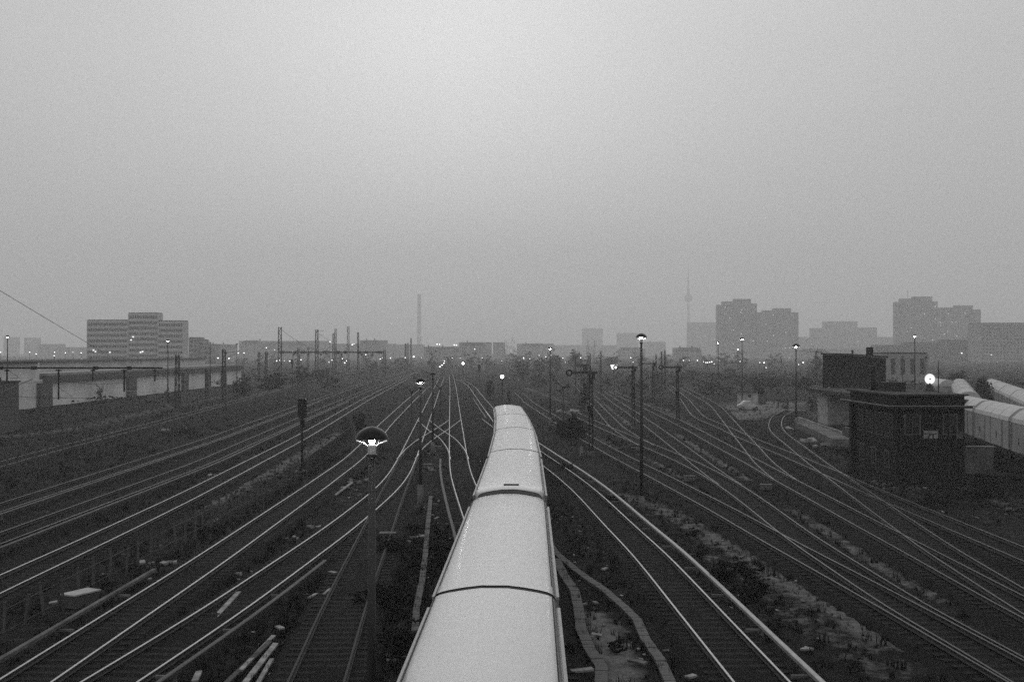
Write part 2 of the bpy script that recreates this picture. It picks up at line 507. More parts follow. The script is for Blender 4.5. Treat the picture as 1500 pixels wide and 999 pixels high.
# left field, beyond the fence
track(L=[(7, 625), (67, 616), (120, 608.7), (250, 588), (330, 572), (440, 553), (520, 543)], near=80, dull=True)
track(L=[(0, 676), (70, 657), (140, 640), (228, 617), (280, 603), (350, 585), (448, 557), (520, 545)], near=60, head_mat='rail_rusty_dim')
track(L=[(0, 737), (300, 642.5), (438, 593), (522, 564), (590, 545.5)], near=30, third=1, third_rng=(40, 200), head_mat='rail_rusty_dim')
track(L=[(0, 779.5), (280, 679), (438, 611), (540, 569), (605, 545)], near=26, third=1, third_rng=(30, 200), head_mat='rail_rusty_dim')
track(L=[(0, 843), (140, 780), (280, 715), (439.6, 636), (540, 580), (608, 546)], Rr=[(0, 868), (184, 780), (280, 733), (438, 648), (488, 618), (540, 585)], near=20, sleepers=60)
# near left pair
track(L=[(0, 996), (153, 902), (219, 861), (320, 796), (344, 780), (438.5, 718.5), (500, 677), (531, 650), (557, 623), (596, 588.5), (622, 566)],
      Rr=[(73, 998), (219, 896), (320, 828), (386, 780), (478, 712), (535, 668), (572, 620), (600, 590), (625, 567)], sleepers=75, third=-1, third_rng=(20, 47), tm='concrete_dark')
track(L=[(119.5, 999), (320, 879), (468, 780), (500, 756), (541.6, 723.5), (570, 696), (583, 675), (614.5, 610), (634, 574), (645, 552)],
      Rr=[(199.5, 999), (320, 919), (509, 780), (541.6, 753.5), (588.5, 712), (601.5, 688), (614.5, 654.5), (634, 602.5), (643, 571), (650, 552)], sleepers=75, third=1, third_rng=(20, 48))
# disused siding
track(L=[(425, 995), (461, 916), (496, 846), (529, 780), (551, 735), (580.7, 688), (592, 662)],
      Rr=[(506.6, 979.5), (520, 936), (529, 902), (545, 850), (571.6, 782), (601, 688), (608, 668)], dull=True, sleepers=50)
# centre track, left of the train
track(L=[(658, 548), (659.5, 568.6), (659.5, 615.5), (659, 662), (660, 691), (666.6, 719.6), (678, 756), (700, 815)],
      Rr=[(663, 548), (668, 568.6), (674, 613), (682, 660), (687.4, 688), (696.5, 712)], third=-1, third_rng=(48, 93), sleepers=60)
# track under the train, curving away beyond it, and its neighbour
track(L=[(672, 557), (682.6, 562), (691.4, 572.4), (710.5, 599.5), (725, 621)],
      Rr=[(672, 556), (682.6, 559), (696, 566.5), (706, 580), (726, 603)], near=150, third=-1, third_rng=(150, 215))
E_L = [(794, 681), (837.7, 716), (859, 740), (895, 780), (935.5, 823), (1000, 906), (1075.5, 999)]
E_R = [(793, 662), (844, 695.5), (889, 729), (895, 740), (940, 780), (966.6, 799.6), (1073, 911), (1140, 982)]
E_R = [(793, 662), (844, 695.5), (889, 732), (940, 780), (966.6, 800.5), (1073, 911), (1140, 982)]
track(L=E_L, Rr=E_R, third=1, sleepers=85, far=150, third_rng=(20, 140), tm='third')
# right hand fan
track(L=[(760, 586), (787.5, 602), (834.9, 632.6), (868.3, 653), (897.4, 669.6), (946.6, 695), (1001.7, 724.8), (1045.7, 749.6), (1060, 758), (1263.5, 876.6), (1449, 984)],
      Rr=[(764, 575), (793, 597), (854, 633.7), (867.7, 641), (921.7, 669.6), (946.6, 681.8), (1001.7, 709.4), (1082, 749.6), (1150, 787), (1269.5, 846.7), (1329, 876.6), (1419, 924.5), (1497, 966)], sleepers=50, head_mat='rail_rusty_dim')
track(L=[(868.8, 621.7), (911.8, 641.5), (939.3, 652.5), (946.6, 656.5), (1001.7, 680.7), (1034.7, 700), (1060, 715), (1105, 749), (1150, 787), (1180, 808), (1239.6, 846.7), (1287.5, 879.6), (1377, 933.5), (1449, 977)],
      Rr=[(868.8, 615), (898.5, 628.3), (939.3, 644.2), (998.4, 667), (1034.7, 683), (1077.7, 705), (1099.5, 720.6), (1128, 739.5), (1180, 778), (1269.5, 834.7), (1359, 891.6), (1434, 932)], far=165, head_mat='rail_rusty_dim')
track(L=[(845, 568), (867.2, 593.6), (893, 623.9), (916.2, 641.5), (930, 649)], Rr=[(845, 560), (872, 585.9), (898.5, 611.8), (914, 628.3), (939.3, 642.6)], near=108, head_mat='rail_rusty_dim')
track(L=[(882, 576.5), (904, 594), (928.3, 611.8), (948, 625.5), (1002, 670), (1034.7, 697), (1060, 715)],
      Rr=[(885, 574), (904, 587.5), (939.3, 608.5), (948, 614.5), (1019.7, 664), (1034.7, 676.3), (1080, 707)], near=76, head_mat='rail_rusty_dim')
track(L=[(950, 601), (1010.8, 632), (1046, 652.5), (1077, 669.6), (1128, 698.5), (1152.9, 712.8), (1201, 739.5), (1277.3, 782.8), (1326.7, 809.5), (1370, 834.7), (1426, 868.3), (1500, 906.8)],
      Rr=[(900, 573), (948, 594), (980, 609), (996.5, 616), (1017.4, 626), (1057, 647.5), (1100, 669), (1125.6, 682.9), (1163.3, 703), (1181.5, 712.2), (1236.2, 739.5), (1272, 759.4), (1326.7, 786), (1360.3, 803.8), (1412, 829.8), (1500, 874)], near=30, head_mat='rail_rusty_dim')
track(L=[(1000, 571), (1027.4, 585.3), (1043.9, 595.8), (1057, 612.9), (1073.6, 636), (1090, 655.8), (1099.5, 669.5), (1115, 686.8), (1132, 699.8)],
      Rr=[(1005, 568), (1032.9, 582), (1054.9, 595.2), (1071.4, 612.9), (1090, 633.2), (1106, 650.3), (1132, 679), (1158, 698.5)], near=79, sig=2.2, head_mat='rail_rusty_dim')
track(L=[(985, 572), (999.8, 586.4), (1009.7, 603), (1017.4, 610.7), (1031.8, 618.4), (1057, 628.3), (1073.6, 638), (1100.8, 647.7), (1116.4, 655), (1158, 673), (1202.3, 693.3), (1251, 715), (1290, 733), (1368, 766), (1420, 789), (1490, 818)],
      Rr=[(985, 566), (996.5, 576.5), (1009.7, 587.5), (1018.5, 597.4), (1027.4, 608.5), (1038.4, 615), (1063.7, 623.9), (1080, 631.5), (1116.4, 648), (1171, 668), (1190.6, 677), (1229.7, 692), (1251, 702), (1280, 713.8), (1306, 725), (1362, 747), (1416, 769), (1447, 781), (1498, 802)], near=40, sig=2.0, head_mat='rail_rusty_dim')
track(L=[(1150, 600), (1133.4, 610), (1126.9, 620.4), (1127.5, 628.2), (1134.7, 637.3), (1152.9, 651.7), (1171, 667.3), (1202.3, 693.3), (1259.6, 735), (1324, 784), (1377, 822), (1426, 854.3), (1475, 885.8)],
      Rr=[(1160, 604), (1145, 610), (1143, 620.4), (1145, 628.2), (1152.9, 637.3), (1171, 649.7), (1210, 679), (1251, 704.5), (1285, 729.5), (1332, 760.7), (1400, 805.6), (1500, 862.7)], near=36, sig=1.6, head_mat='rail_rusty_dim')
# scissors crossover beside the centre track
track(L=[(614, 618), (646, 641.5), (656, 656), (662.7, 671.5)], Rr=[(629, 615.5), (643, 630), (666.6, 644), (679.6, 658.4), (683.5, 672.7)], near=94, bed=False, sig=1.6)
track(L=[(659, 615.5), (640.5, 628.5), (612, 646.7), (593.7, 660), (587, 670)], Rr=[(674, 615.5), (656, 628.5), (630, 644), (614.5, 660), (606.7, 675)], near=94, bed=False, sig=1.6)

# ------------------------------------------------------------------ commuter train seen from its roof
def train():
    root = thing('commuter_train', 'long commuter train with smooth pale roofs curving away along the middle track', 'train', (0, 0, 0))
    ZR = 3.55
    joints = [(-0.76, 7.6), (-0.41, 26.0), (-0.1, 44.2), (0.14, 62.7), (0.2, 80.6), (0.0, 98.3), (-0.42, 115.6)]
    def section(w, top, z0=0.95):
        """half profile from the sill up to the arched roof, left to right."""
        h = w / 2
        return [(-h, z0), (-h - 0.01, 2.1), (-h + 0.03, 3.0)], [(-h + 0.04, 3.09), (-h + 0.06, 3.2), (-h + 0.1, 3.29), (-h + 0.16, 3.35), (-h + 0.25, 3.39), (-h + 0.45, 3.44), (-h + 0.8, 3.5), (-0.3, 3.545), (0.3, 3.545), (h - 0.8, 3.5), (h - 0.45, 3.44), (h - 0.25, 3.39), (h - 0.16, 3.35), (h - 0.1, 3.29), (h - 0.06, 3.2), (h - 0.04, 3.09)]
    for i in range(6):
        (x0, y0), (x1, y1) = joints[i], joints[i + 1]
        g0 = 0.16 if i in (0, 1, 3, 4, 5) else 0.55
        g1 = 0.16 if i != 1 else 0.55
        g0 = {0: 0.1, 1: 0.16, 2: 0.95, 3: 0.18, 4: 0.2, 5: 0.22}[i]
        g1 = {0: 0.16, 1: 0.8, 2: 0.18, 3: 0.2, 4: 0.22, 5: 0.0}[i]
        ln = math.hypot(x1 - x0, y1 - y0) - g0 - g1
        a = -math.atan2(x1 - x0, y1 - y0)
        mx_, my_ = (x0 + x1) / 2, (y0 + y1) / 2 + (g0 - g1) / 2
        car = bpy.data.objects.new('carriage', None); COL.objects.link(car); car.parent = root
        car.location = (mx_, my_, 0); car.rotation_euler = (0, 0, a)
        w = 2.95
        lo, hi = section(w, ZR)
        cab0, cab1 = i == 2, i in (1, 5)       # driving cabs round off at the thick gap and at the far end
        stations = [(-ln / 2, 0.9 if cab0 else 1.0, 0.1 if cab0 else 0.0)]
        if cab0: stations += [(-ln / 2 + 0.25, 0.95, 0.03), (-ln / 2 + 1.1, 1.0, 0.0)]
        stations += [(-ln / 4, 1.0, 0), (0, 1.0, 0), (ln / 4, 1.0, 0)]
        if cab1: stations += [(ln / 2 - 1.1, 1.0, 0.0), (ln / 2 - 0.25, 0.95, 0.03)]
        stations += [(ln / 2, 0.9 if cab1 else 1.0, 0.12 if cab1 else 0.0)]
        def skin(prof, name, m, smooth, closed_bottom=False):
            mb = MB(); n = len(prof); vs = []; fs = []
            for sy, sc, dr in stations:
                for px_, pz in prof: vs.append((px_ * sc, sy, pz - dr * (pz / 3.55)))
            for q in range(len(stations) - 1):
                for k in range(n - 1): fs.append((q * n + k, q * n + k + 1, (q + 1) * n + k + 1, (q + 1) * n + k))
                if closed_bottom: fs.append((q * n + n - 1, q * n, (q + 1) * n, (q + 1) * n + n - 1))
            if closed_bottom:
                fs.append(tuple(range(n))); fs.append(tuple((len(stations) - 1) * n + k for k in range(n - 1, -1, -1)))
            mb.add(vs, fs); return mb.build(name, m, car, smooth)
        full = lo + [(p[0] * 0.985, p[1] - 0.03) for p in hi] + [(-p[0], p[1]) for p in reversed(lo)]
        skin(full, 'body', M['train_side'], False, True)
        skin(hi, 'roof', M['train_roof'], True)
        for s in (-1, 1):
            mb = MB().box((s * (w / 2 - 0.005), 0, 3.075), (0.07, ln - (1.6 if cab0 or cab1 else 0.02), 0.07))
            mb.build('gutter', M['train_gutter'], car)
            # a dark sealing strip on the shoulder
            MB().box((s * (w / 2 - 0.155), 0, 3.332), (0.03, ln - (1.8 if cab0 or cab1 else 0.06), 0.03), ry=s * 0.7).build('sealing_strip', M['rubber'], car)
            nb = 4
            for k in range(nb):
                yc = -ln / 2 + ln * (k + 0.5) / nb
                MB().box((s * (w / 2 + 0.012), yc, 2.05), (0.05, 1.3, 1.9)).build('door', M['train_gutter'], car)
                MB().box((s * (w / 2 + 0.016), yc + ln / nb / 2 - (0.9 if k == nb - 1 else 0), 2.25), (0.05, 1.7 if k < nb - 1 else 1.1, 0.85)).build('window', M['glass'], car)
        if i == 2:
            MB().box((0.05, -ln / 2 + 0.75, 3.545), (0.62, 0.16, 0.05)).build('roof_slot', M['rubber'], car)
        if i == 1:
            MB().box((0.0, ln / 2 - 0.12, 3.47), (0.62, 0.1, 0.06)).build('roof_slot', M['rubber'], car)
        # underframe and bogies
        MB().box((0, 0, 0.72), (2.3, ln * 0.8, 0.42)).build('underframe', M['rubber'], car)
        for s in (-1, 1):
            MB().box((0, s * (ln / 2 - 3.2), 0.5), (2.2, 2.9, 0.3)).build('bogie', M['rubber'], car)
            for q in (-1, 1):
                yw = s * (ln / 2 - 3.2) + q * 1.05
                wh = MB().cyl((-0.8, yw, 0.43), (0.8, yw, 0.43), 0.08, n=8)
                for e in (-1, 1): wh.cyl((e * 0.68, yw, 0.43), (e * 0.82, yw, 0.43), 0.42, n=14)
                wh.build('wheelset', M['dark_metal'], car)
        if cab1:
            MB().box((0, ln / 2 + 0.004, 2.45), (2.0, 0.03, 0.8)).build('windscreen', M['glass'], car)
        # gangway between coupled carriages
        if i in (0, 1, 3, 4):
            pass
    for q, (jx, jy) in enumerate(joints[1:-1]):
        thick = q == 1
        L_ = 0.8 if thick else 0.46
        if thick:
            MB().box((jx, jy, 1.0), (0.5, 0.9, 0.35)).build('coupling', M['rubber'], root)
        else:
            h = 1.38
            poly = [(-h, 1.0), (-h, 2.9), (-h + 0.2, 3.15), (-h + 0.5, 3.28), (-0.4, 3.36), (0.4, 3.36), (h - 0.5, 3.28), (h - 0.2, 3.15), (h, 2.9), (h, 1.0)]
            o = MB().prism([(x + 0, z) for x, z in poly], -L_ / 2 - 0.02, L_ / 2 + 0.02).build('gangway_bellows', M['rubber'], root)
            o.location = (jx, jy, 0)
train()
# the rails the train stands on
tt = np.array([10, 18.8, 26, 44.4, 62.8, 80.3, 97.5, 113.6, 141, 168.0]); tx_ = np.array([-0.6, -0.47, -0.35, -0.1, 0.11, 0.22, 0.05, -0.34, -1.4, -3.1])
def world_track(t, x, **kw):
    """a track given by its centre line in metres."""
    t2 = np.arange(t[0], t[-1] + 0.1, 1.0); x2 = np.interp(t2, t, x)
    for _ in range(30): x2[1:-1] = (x2[:-2] + x2[1:-1] * 2 + x2[2:]) / 4
    global smooth_x
    old = smooth_x
    smooth_x = lambda *a, **k: (t2[::2], x2[::2])
    r = track(near=t[0], **kw)
    smooth_x = old
    return r
world_track(tt, tx_, sleepers=0)

# ------------------------------------------------------------------ yard lamps
def lamp(px, ytop, d, label, lit=True, group='mushroom yard lamps on tall posts', hood=0.675, sleeve=1.2, below=False, name='yard_lamp'):
    x = PX(px, d); zt = PZ(ytop, d)
    root = thing(name, label, 'lamp post', (x, d, GZ), 0, group)
    h = zt - GZ                                   # top of the hood above the root
    r = hood / 2
    k = hood / 0.675
    det = 24 if d < 100 else 12
    MB().cyl((0, 0, 0), (0, 0, h - 0.62 * k), 0.11, 0.065, n=12 if d < 100 else 6).build('pole', M['dark_metal'], root, True)
    MB().cyl((0, 0, -0.1), (0, 0, sleeve), 0.2, 0.17, n=12).cyl((0, 0, sleeve), (0, 0, sleeve + 0.06), 0.14, 0.12, n=12).build('base_sleeve', M['concrete_dark'], root, True)
    zr = h - 0.25 * k                             # rim height
    outer = [(0.001, h), (r * 0.3, h - 0.02 * k), (r * 0.62, h - 0.075 * k), (r * 0.86, h - 0.15 * k), (r, zr)]
    inner = [(r * 0.985, zr - 0.004), (r * 0.84, h - 0.17 * k), (r * 0.6, h - 0.1 * k), (r * 0.3, h - 0.05 * k), (0.001, h - 0.035 * k)]
    hd = MB().lathe(outer, n=det).build('hood', M['enamel'], root, True)
    MB().lathe(inner, n=det).build('reflector', M['white'], hd, True)
    lan = MB().lathe([(0.07 * k, h - 0.62 * k), (0.115 * k, h - 0.6 * k), (0.115 * k, h - 0.56 * k), (0.085 * k, h - 0.55 * k)], n=12).build('lantern', M['dark_metal'], root)
    MB().lathe([(0.082 * k, h - 0.55 * k), (0.085 * k, h - 0.4 * k), (0.07 * k, h - 0.37 * k), (0.045 * k, h - 0.34 * k), (0.04 * k, h - 0.31 * k)], n=12).build('lantern_glass', M['lamp_dim'] if lit else M['glass'], lan, True)
    MB().ball((0, 0, h - 0.28 * k), 0.06 * k, 10, 6).build('bulb', M['lamp_glow'] if lit else M['glass'], lan, True)
    for s in (-1, 1):
        MB().cyl((s * 0.085 * k, 0, h - 0.39 * k), (s * 0.15 * k, 0, h - 0.34 * k), 0.016, n=5).cyl((s * 0.15 * k, 0, h - 0.34 * k), (s * r * 0.9, 0, zr - 0.04), 0.02, n=6).build('hood_arm', M['white'], root)
    return root

lamp(545, 624, 22.5, 'nearest lit yard lamp with black hood beside the pale train roof', sleeve=2.6)
lamp(616, 553, 66, 'lit hooded yard lamp above the crossover rails in the middle of the yard', sleeve=1.5)
lamp(634, 545, 101, 'unlit black hooded yard lamp just beyond a lit one in the middle of the yard', lit=False)
lamp(939.5, 488, 66, 'tallest lit yard lamp on a dark post with concrete foot among curving tracks', sleeve=0.85)
lamp(806, 508, 139, 'lit yard lamp beside the dark bush and junk pile beyond the train')
lamp(1166, 503, 139, 'lit yard lamp standing at the tight track curve by the brick shed', hood=1.05)
lamp(1087, 494, 193, 'lit yard lamp rising beside the small parked car and hut', hood=0.95)
lamp(1052, 500, 247, 'distant lit yard lamp on a thin post in front of the tower blocks', hood=0.95)
lamp(1081, 510, 270, 'small distant lit lamp on a thin post next to the taller lamp at the hut')
lamp(1340, 490, 160, 'lit yard lamp rising behind the dark signal box roof')
lamp(246, 497, 175, 'lit yard lamp standing in front of the flat office block')
lamp(11, 491, 156, 'lit yard lamp at the end of the pale warehouse nearest the camera')
lamp(308, 501, 268, 'unlit thin lamp post in front of the long warehouse roof', lit=False)
lamp(347, 503, 275, 'second unlit thin lamp post farther along the warehouse wall', lit=False)
for px, yt, d, lb in ((1322, 521, 210, 'unlit lamp post standing behind the dark signal box beside the glowing lamp post'), (1356, 522, 215, 'unlit lamp post standing behind the round floodlight')):
    lamp(px, yt, d, lb, lit=False)

# lamps with a bare V-shaped head
def vlamp(px, yt, d, yb, label):
    root = thing('vee_lamp', label, 'lamp post', (PX(px, d), d, GZ), 0, 'unlit posts with V-shaped heads')
    h = PZ(yt, d) - GZ
    MB().cyl((0, 0, 0), (0, 0, h - 0.7), 0.1, 0.07, n=6).build('pole', M['dark_metal'], root)
    MB().cyl((0, 0, h - 0.9), (0, 0, h - 0.45), 0.16, 0.26, n=8).build('lantern', M['dark_metal'], root)
    for s in (-1, 1): MB().cyl((s * 0.1, 0, h - 0.6), (s * 0.75, 0, h), 0.07, n=5).build('arm', M['dark_metal'], root)
vlamp(645, 562, 165, 590, 'unlit post with V-shaped head between the far centre tracks')
vlamp(603, 566, 150, 590, 'unlit post with V-shaped head among the far tracks before the skyline')
vlamp(825, 561, 160, 598, 'unlit post with V-shaped head behind the junk pile bush')

# ------------------------------------------------------------------ semaphore signals
def semaphore(px, yt, d, label, arm=2.0, low=True, flip=-1):
    root = thing('semaphore_signal', label, 'railway signal', (PX(px, d), d, GZ), 0, 'mechanical semaphore signals')
    h = PZ(yt, d) - GZ
    m = MB()
    for s in (-1, 1): m.bar((s * 0.17, 0, 0), (s * 0.1, 0, h - 0.25), 0.095)
    z = 0.3
    while z < h - 0.6: m.bar((-0.15, 0, z), (0.15, 0, z + 0.3), 0.06); z += 0.4
    m.cyl((0, 0, h - 0.3), (0, 0, h + 0.08), 0.05, 0.02, n=6)
    m.build('mast', M['black'], root)
    MB().box((0, 0, 0.15), (0.6, 0.6, 0.5)).build('footing', M['concrete_dark'], root)
    za = h - 0.42
    a = MB().box((flip * (arm / 2 - 0.2), -0.12, za), (arm - 0.25, 0.035, 0.22))
    a.box((-flip * 0.25, -0.12, za), (0.6, 0.05, 0.22))
    ao = a.build('signal_arm', M['black'], root)
    MB().box((flip * (arm / 2 - 0.2), -0.142, za), (arm - 0.42, 0.012, 0.08)).build('arm_stripe', M['concrete_dark'], ao)
    ring = MB(); c = (flip * (arm - 0.12), -0.12, za)
    n = 18; vs, fs = [], []
    for r_, y_ in ((0.31, -0.02), (0.31, 0.02), (0.16, 0.02), (0.16, -0.02)):
        for k in range(n): vs.append((c[0] + r_ * math.cos(2 * math.pi * k / n), c[1] + y_, c[2] + r_ * math.sin(2 * math.pi * k / n)))
    for i in range(4):
        for k in range(n): fs.append((i * n + k, i * n + (k + 1) % n, ((i + 1) % 4) * n + (k + 1) % n, ((i + 1) % 4) * n + k))
    ring.add(vs, fs).build('arm_ring', M['black'], ao)
    sp = MB().box((-flip * 0.22, -0.1, za - 0.32), (0.26, 0.1, 0.42)).box((flip * 0.05, -0.14, za - 0.55), (0.34, 0.22, 0.3)).box((flip * 0.02, -0.15, za - 0.9), (0.2, 0.24, 0.32))
    sp.build('lamp_case', M['black'], root)
    if low:
        MB().box((flip * 0.12, 0.02, h * 0.55), (0.42, 0.3, 0.34)).box((flip * 0.02, 0, h * 0.55 - 0.45), (0.24, 0.24, 0.6)).bar((flip * 0.3, 0, h * 0.55), (flip * 0.1, 0, h * 0.3), 0.05).build('counterweight', M['black'], root)
    MB().bar((0.2, -0.05, 0.1), (0.2, -0.05, h - 0.8), 0.025).build('pull_wire', M['black'], root)
    ld = MB()
    for s in (-1, 1): ld.bar((s * 0.15, 0.28, 0.2), (s * 0.15, 0.28, h - 0.6), 0.03)
    z = 0.4
    while z < h - 0.7: ld.bar((-0.15, 0.28, z), (0.15, 0.28, z), 0.022); z += 0.33
    ld.build('ladder', M['black'], root)
semaphore(865.5, 539, 101, 'largest semaphore signal with arm and ring held level in front of the signal gantry', 2.05)
semaphore(927.5, 533, 135, 'semaphore signal with level arm just beside the tall lit lamp post', 2.2)
semaphore(992.5, 533, 141, 'semaphore signal with level arm standing clear beyond the tall lamp, by the S-curved rails', 2.2)
semaphore(957, 529, 193, 'smallest hazy semaphore signal between two bigger ones', 2.3)

# signal gantry behind the largest semaphore
def gantry():
    d = 240
    root = thing('signal_gantry', 'steel signal gantry with thin posts behind the largest semaphore', 'signal gantry', (PX(856, d), d, GZ), 0)
    def pz(y): return PZ(y, d) - GZ
    def lx(p): return PX(p, d) - PX(856, d)
    for p, y in ((843, 522), (851, 526), (860, 526), (862.5, 521), (864.5, 517), (843, 524)):
        MB().cyl((lx(p), 0, 0), (lx(p), 0, pz(y)), 0.13, 0.1, n=6).build('post', M['dark_metal'], root)
    MB().box((lx(853), 0, pz(535)), (lx(864) - lx(843), 0.3, 0.4)).build('walkway_beam', M['dark_metal'], root)
    for p in (843, 862.5): MB().box((lx(p), 0, pz(522)), (1.0, 0.12, 0.14)).build('cross_arm', M['dark_metal'], root)
    MB().box((lx(857), 0, pz(539)), (0.9, 0.4, 1.6)).build('signal_head', M['black'], root)
gantry()

# ------------------------------------------------------------------ colour light signals
def light_signal(px, yt, yb, d, w, label, lit=None, foot=None):
    root = thing('light_signal', label, 'railway signal', (PX(px, d), d, GZ), 0)
    zt, zb = PZ(yt, d) - GZ, PZ(yb, d) - GZ
    MB().cyl((0, 0, 0), (0, 0, zb + 0.1), 0.09, 0.08, n=8).build('post', M['black'], root)
    c = w * 0.18
    hh = MB().prism([(-w / 2, zb + c), (-w / 2 + c, zb), (w / 2 - c, zb), (w / 2, zb + c), (w / 2, zt - c), (w / 2 - c, zt), (-w / 2 + c, zt), (-w / 2, zt - c)], -0.15, 0.15).build('signal_head', M['black'], root)
    if lit:
        MB().ball((0, -0.2, zt - w * 0.4), w * lit, 10, 6).build('signal_lamp', M['signal_white'], hh, True)
    else:
        MB().box((0, 0, zb - 0.45), (w * 0.5, 0.25, 0.6)).build('relay_box', M['black'], root)
        lad = MB()
        for s in (-1, 1): lad.bar((s * 0.16, 0.3, 0), (s * 0.16, 0.3, zb), 0.03)
        z = 0.3
        while z < zb: lad.bar((-0.16, 0.3, z), (0.16, 0.3, z), 0.025); z += 0.35
        lad.build('ladder', M['black'], root)
    return root
light_signal(443, 583.5, 612, 90, 0.68, 'black light signal seen from behind beside the fenced verge')
light_signal(735.5, 549, 557.5, 210, 0.85, 'light signal showing one bright white light beyond the end of the train', lit=0.36)
light_signal(702, 534, 542.5, 300, 0.6, 'tiny dark unlit signal head beyond the centre tracks')
light_signal(678.5, 531, 536, 420, 0.8, 'far light signal with a pale light above the centre tracks', lit=0.5)
light_signal(428, 526, 534, 300, 0.6, 'small dark signal head under the far catenary beam')

# ------------------------------------------------------------------ catenary masts and portals
def lattice(root, x, y, h, w0, w1, name='mast', step=1.0, t=0.09, m=None):
    mb = MB()
    for sx in (-1, 1):
        for sy in (-1, 1): mb.bar((x + sx * w0 / 2, y + sy * w0 / 2, 0), (x + sx * w1 / 2, y + sy * w1 / 2, h), t)
    z = 0; k = 0
    while z < h - step * 0.6:
        z2 = min(z + step, h); a, b = w0 + (w1 - w0) * z / h, w0 + (w1 - w0) * z2 / h
        s = 1 if k % 2 else -1
        for sy in (-1, 1):
            mb.bar((x + s * a / 2, y + sy * a / 2, z), (x - s * b / 2, y + sy * b / 2, z2), t * 0.7)
            mb.bar((x + sy * a / 2, y + s * a / 2, z), (x + sy * b / 2, y - s * b / 2, z2), t * 0.7)
        mb.bar((x - b / 2, y - b / 2, z2), (x + b / 2, y - b / 2, z2), t * 0.6)
        z = z2; k += 1
    return mb.build(name, m or M['dark_metal'], root)

def cat_mast(px, yt, d, label, w=0.5, step=0.9, t=0.09, arms=0):
    root = thing('catenary_mast', label, 'catenary mast', (PX(px, d), d, GZ), random.uniform(-0.1, 0.1), 'lattice catenary masts')
    h = PZ(yt, d) - GZ
    lattice(root, 0, 0, h, w, w * 0.75, 'mast', step, t)
    MB().box((0, 0, 0.2), (w * 1.8, w * 1.8, 0.5)).build('footing', M['concrete_dark'], root)
    for k in range(arms):
        z = h - 0.6 - k * 1.6
        MB().bar((0, 0, z), (2.6, 0, z + 0.35), 0.07).bar((0, 0, z - 1.0), (2.5, 0, z + 0.2), 0.06).build('bracket_arm', M['dark_metal'], root)
        MB().lathe([(0.02, z - 0.25), (0.12, z - 0.2), (0.05, z - 0.1), (0.12, z), (0.05, z + 0.1), (0.02, z + 0.2)], (0.4, 0, 0), 8).build('insulator', M['dark_metal'], root)
    return root
cat_mast(260, 520, 165, 'sturdy lattice mast in front of the warehouse piers', 0.62, 0.8, 0.12, 0)
cat_mast(328, 512, 190, 'lattice mast rising from weeds at the end of the warehouse wall', 0.6, 0.8, 0.12, 1)
cat_mast(303, 540, 210, 'short lattice mast by the warehouse with its top below the roof line', 0.55, 0.8, 0.1, 0)
cat_mast(390, 515, 280, 'slim lattice mast between the fence and the tallest lattice mast', 0.55, 0.9, 0.12, 2)
cat_mast(379, 515, 320, 'slimmest lattice mast behind the weeds left of the tallest mast', 0.5, 0.9, 0.12, 1)
cat_mast(410, 479, 400, 'tall lattice mast holding the near end of the far catenary beam', 1.3, 1.6, 0.22, 0)
cat_mast(464, 483, 430, 'tall lattice mast with a cluster of insulators on its head', 1.2, 1.6, 0.22, 2)
cat_mast(489, 488, 470, 'dense dark lattice mast in the row before the skyline', 1.0, 1.4, 0.24, 0)
cat_mast(491.5, 481, 520, 'thin pointed mast directly behind the dense dark mast', 0.9, 1.5, 0.2, 0)
cat_mast(510, 478, 480, 'highest pointed mast of the far row', 1.0, 1.5, 0.24, 0)
cat_mast(524.5, 487, 500, 'last tall mast of the far row beside the pale bright lamp', 0.8, 1.5, 0.2, 0)
cat_mast(437, 509, 380, 'low mast under the far catenary beam', 0.7, 1.4, 0.16, 1)
cat_mast(451, 509, 410, 'second low mast under the far catenary beam', 0.7, 1.4, 0.16, 1)
cat_mast(594, 503, 560, 'small hazy mast below the tall chimney', 0.7, 1.5, 0.25, 0)
cat_mast(597.5, 502, 600, 'twin of the small hazy mast below the tall chimney', 0.7, 1.5, 0.25, 0)
cat_mast(602, 495, 620, 'taller hazy mast directly beside the tall chimney', 0.7, 1.5, 0.25, 0)
cat_mast(880, 514, 230, 'thin plain mast between the gantry and the bright white lamp', 0.3, 1.2, 0.12, 0)
cat_mast(969, 515, 260, 'thin plain mast beyond the smallest semaphore', 0.3, 1.2, 0.12, 0)
cat_mast(974, 513, 262, 'thin plain mast close beside the clear standing semaphore', 0.3, 1.2, 0.12, 0)
cat_mast(961, 518, 290, 'faint plain mast over the smallest semaphore', 0.28, 1.2, 0.12, 0)

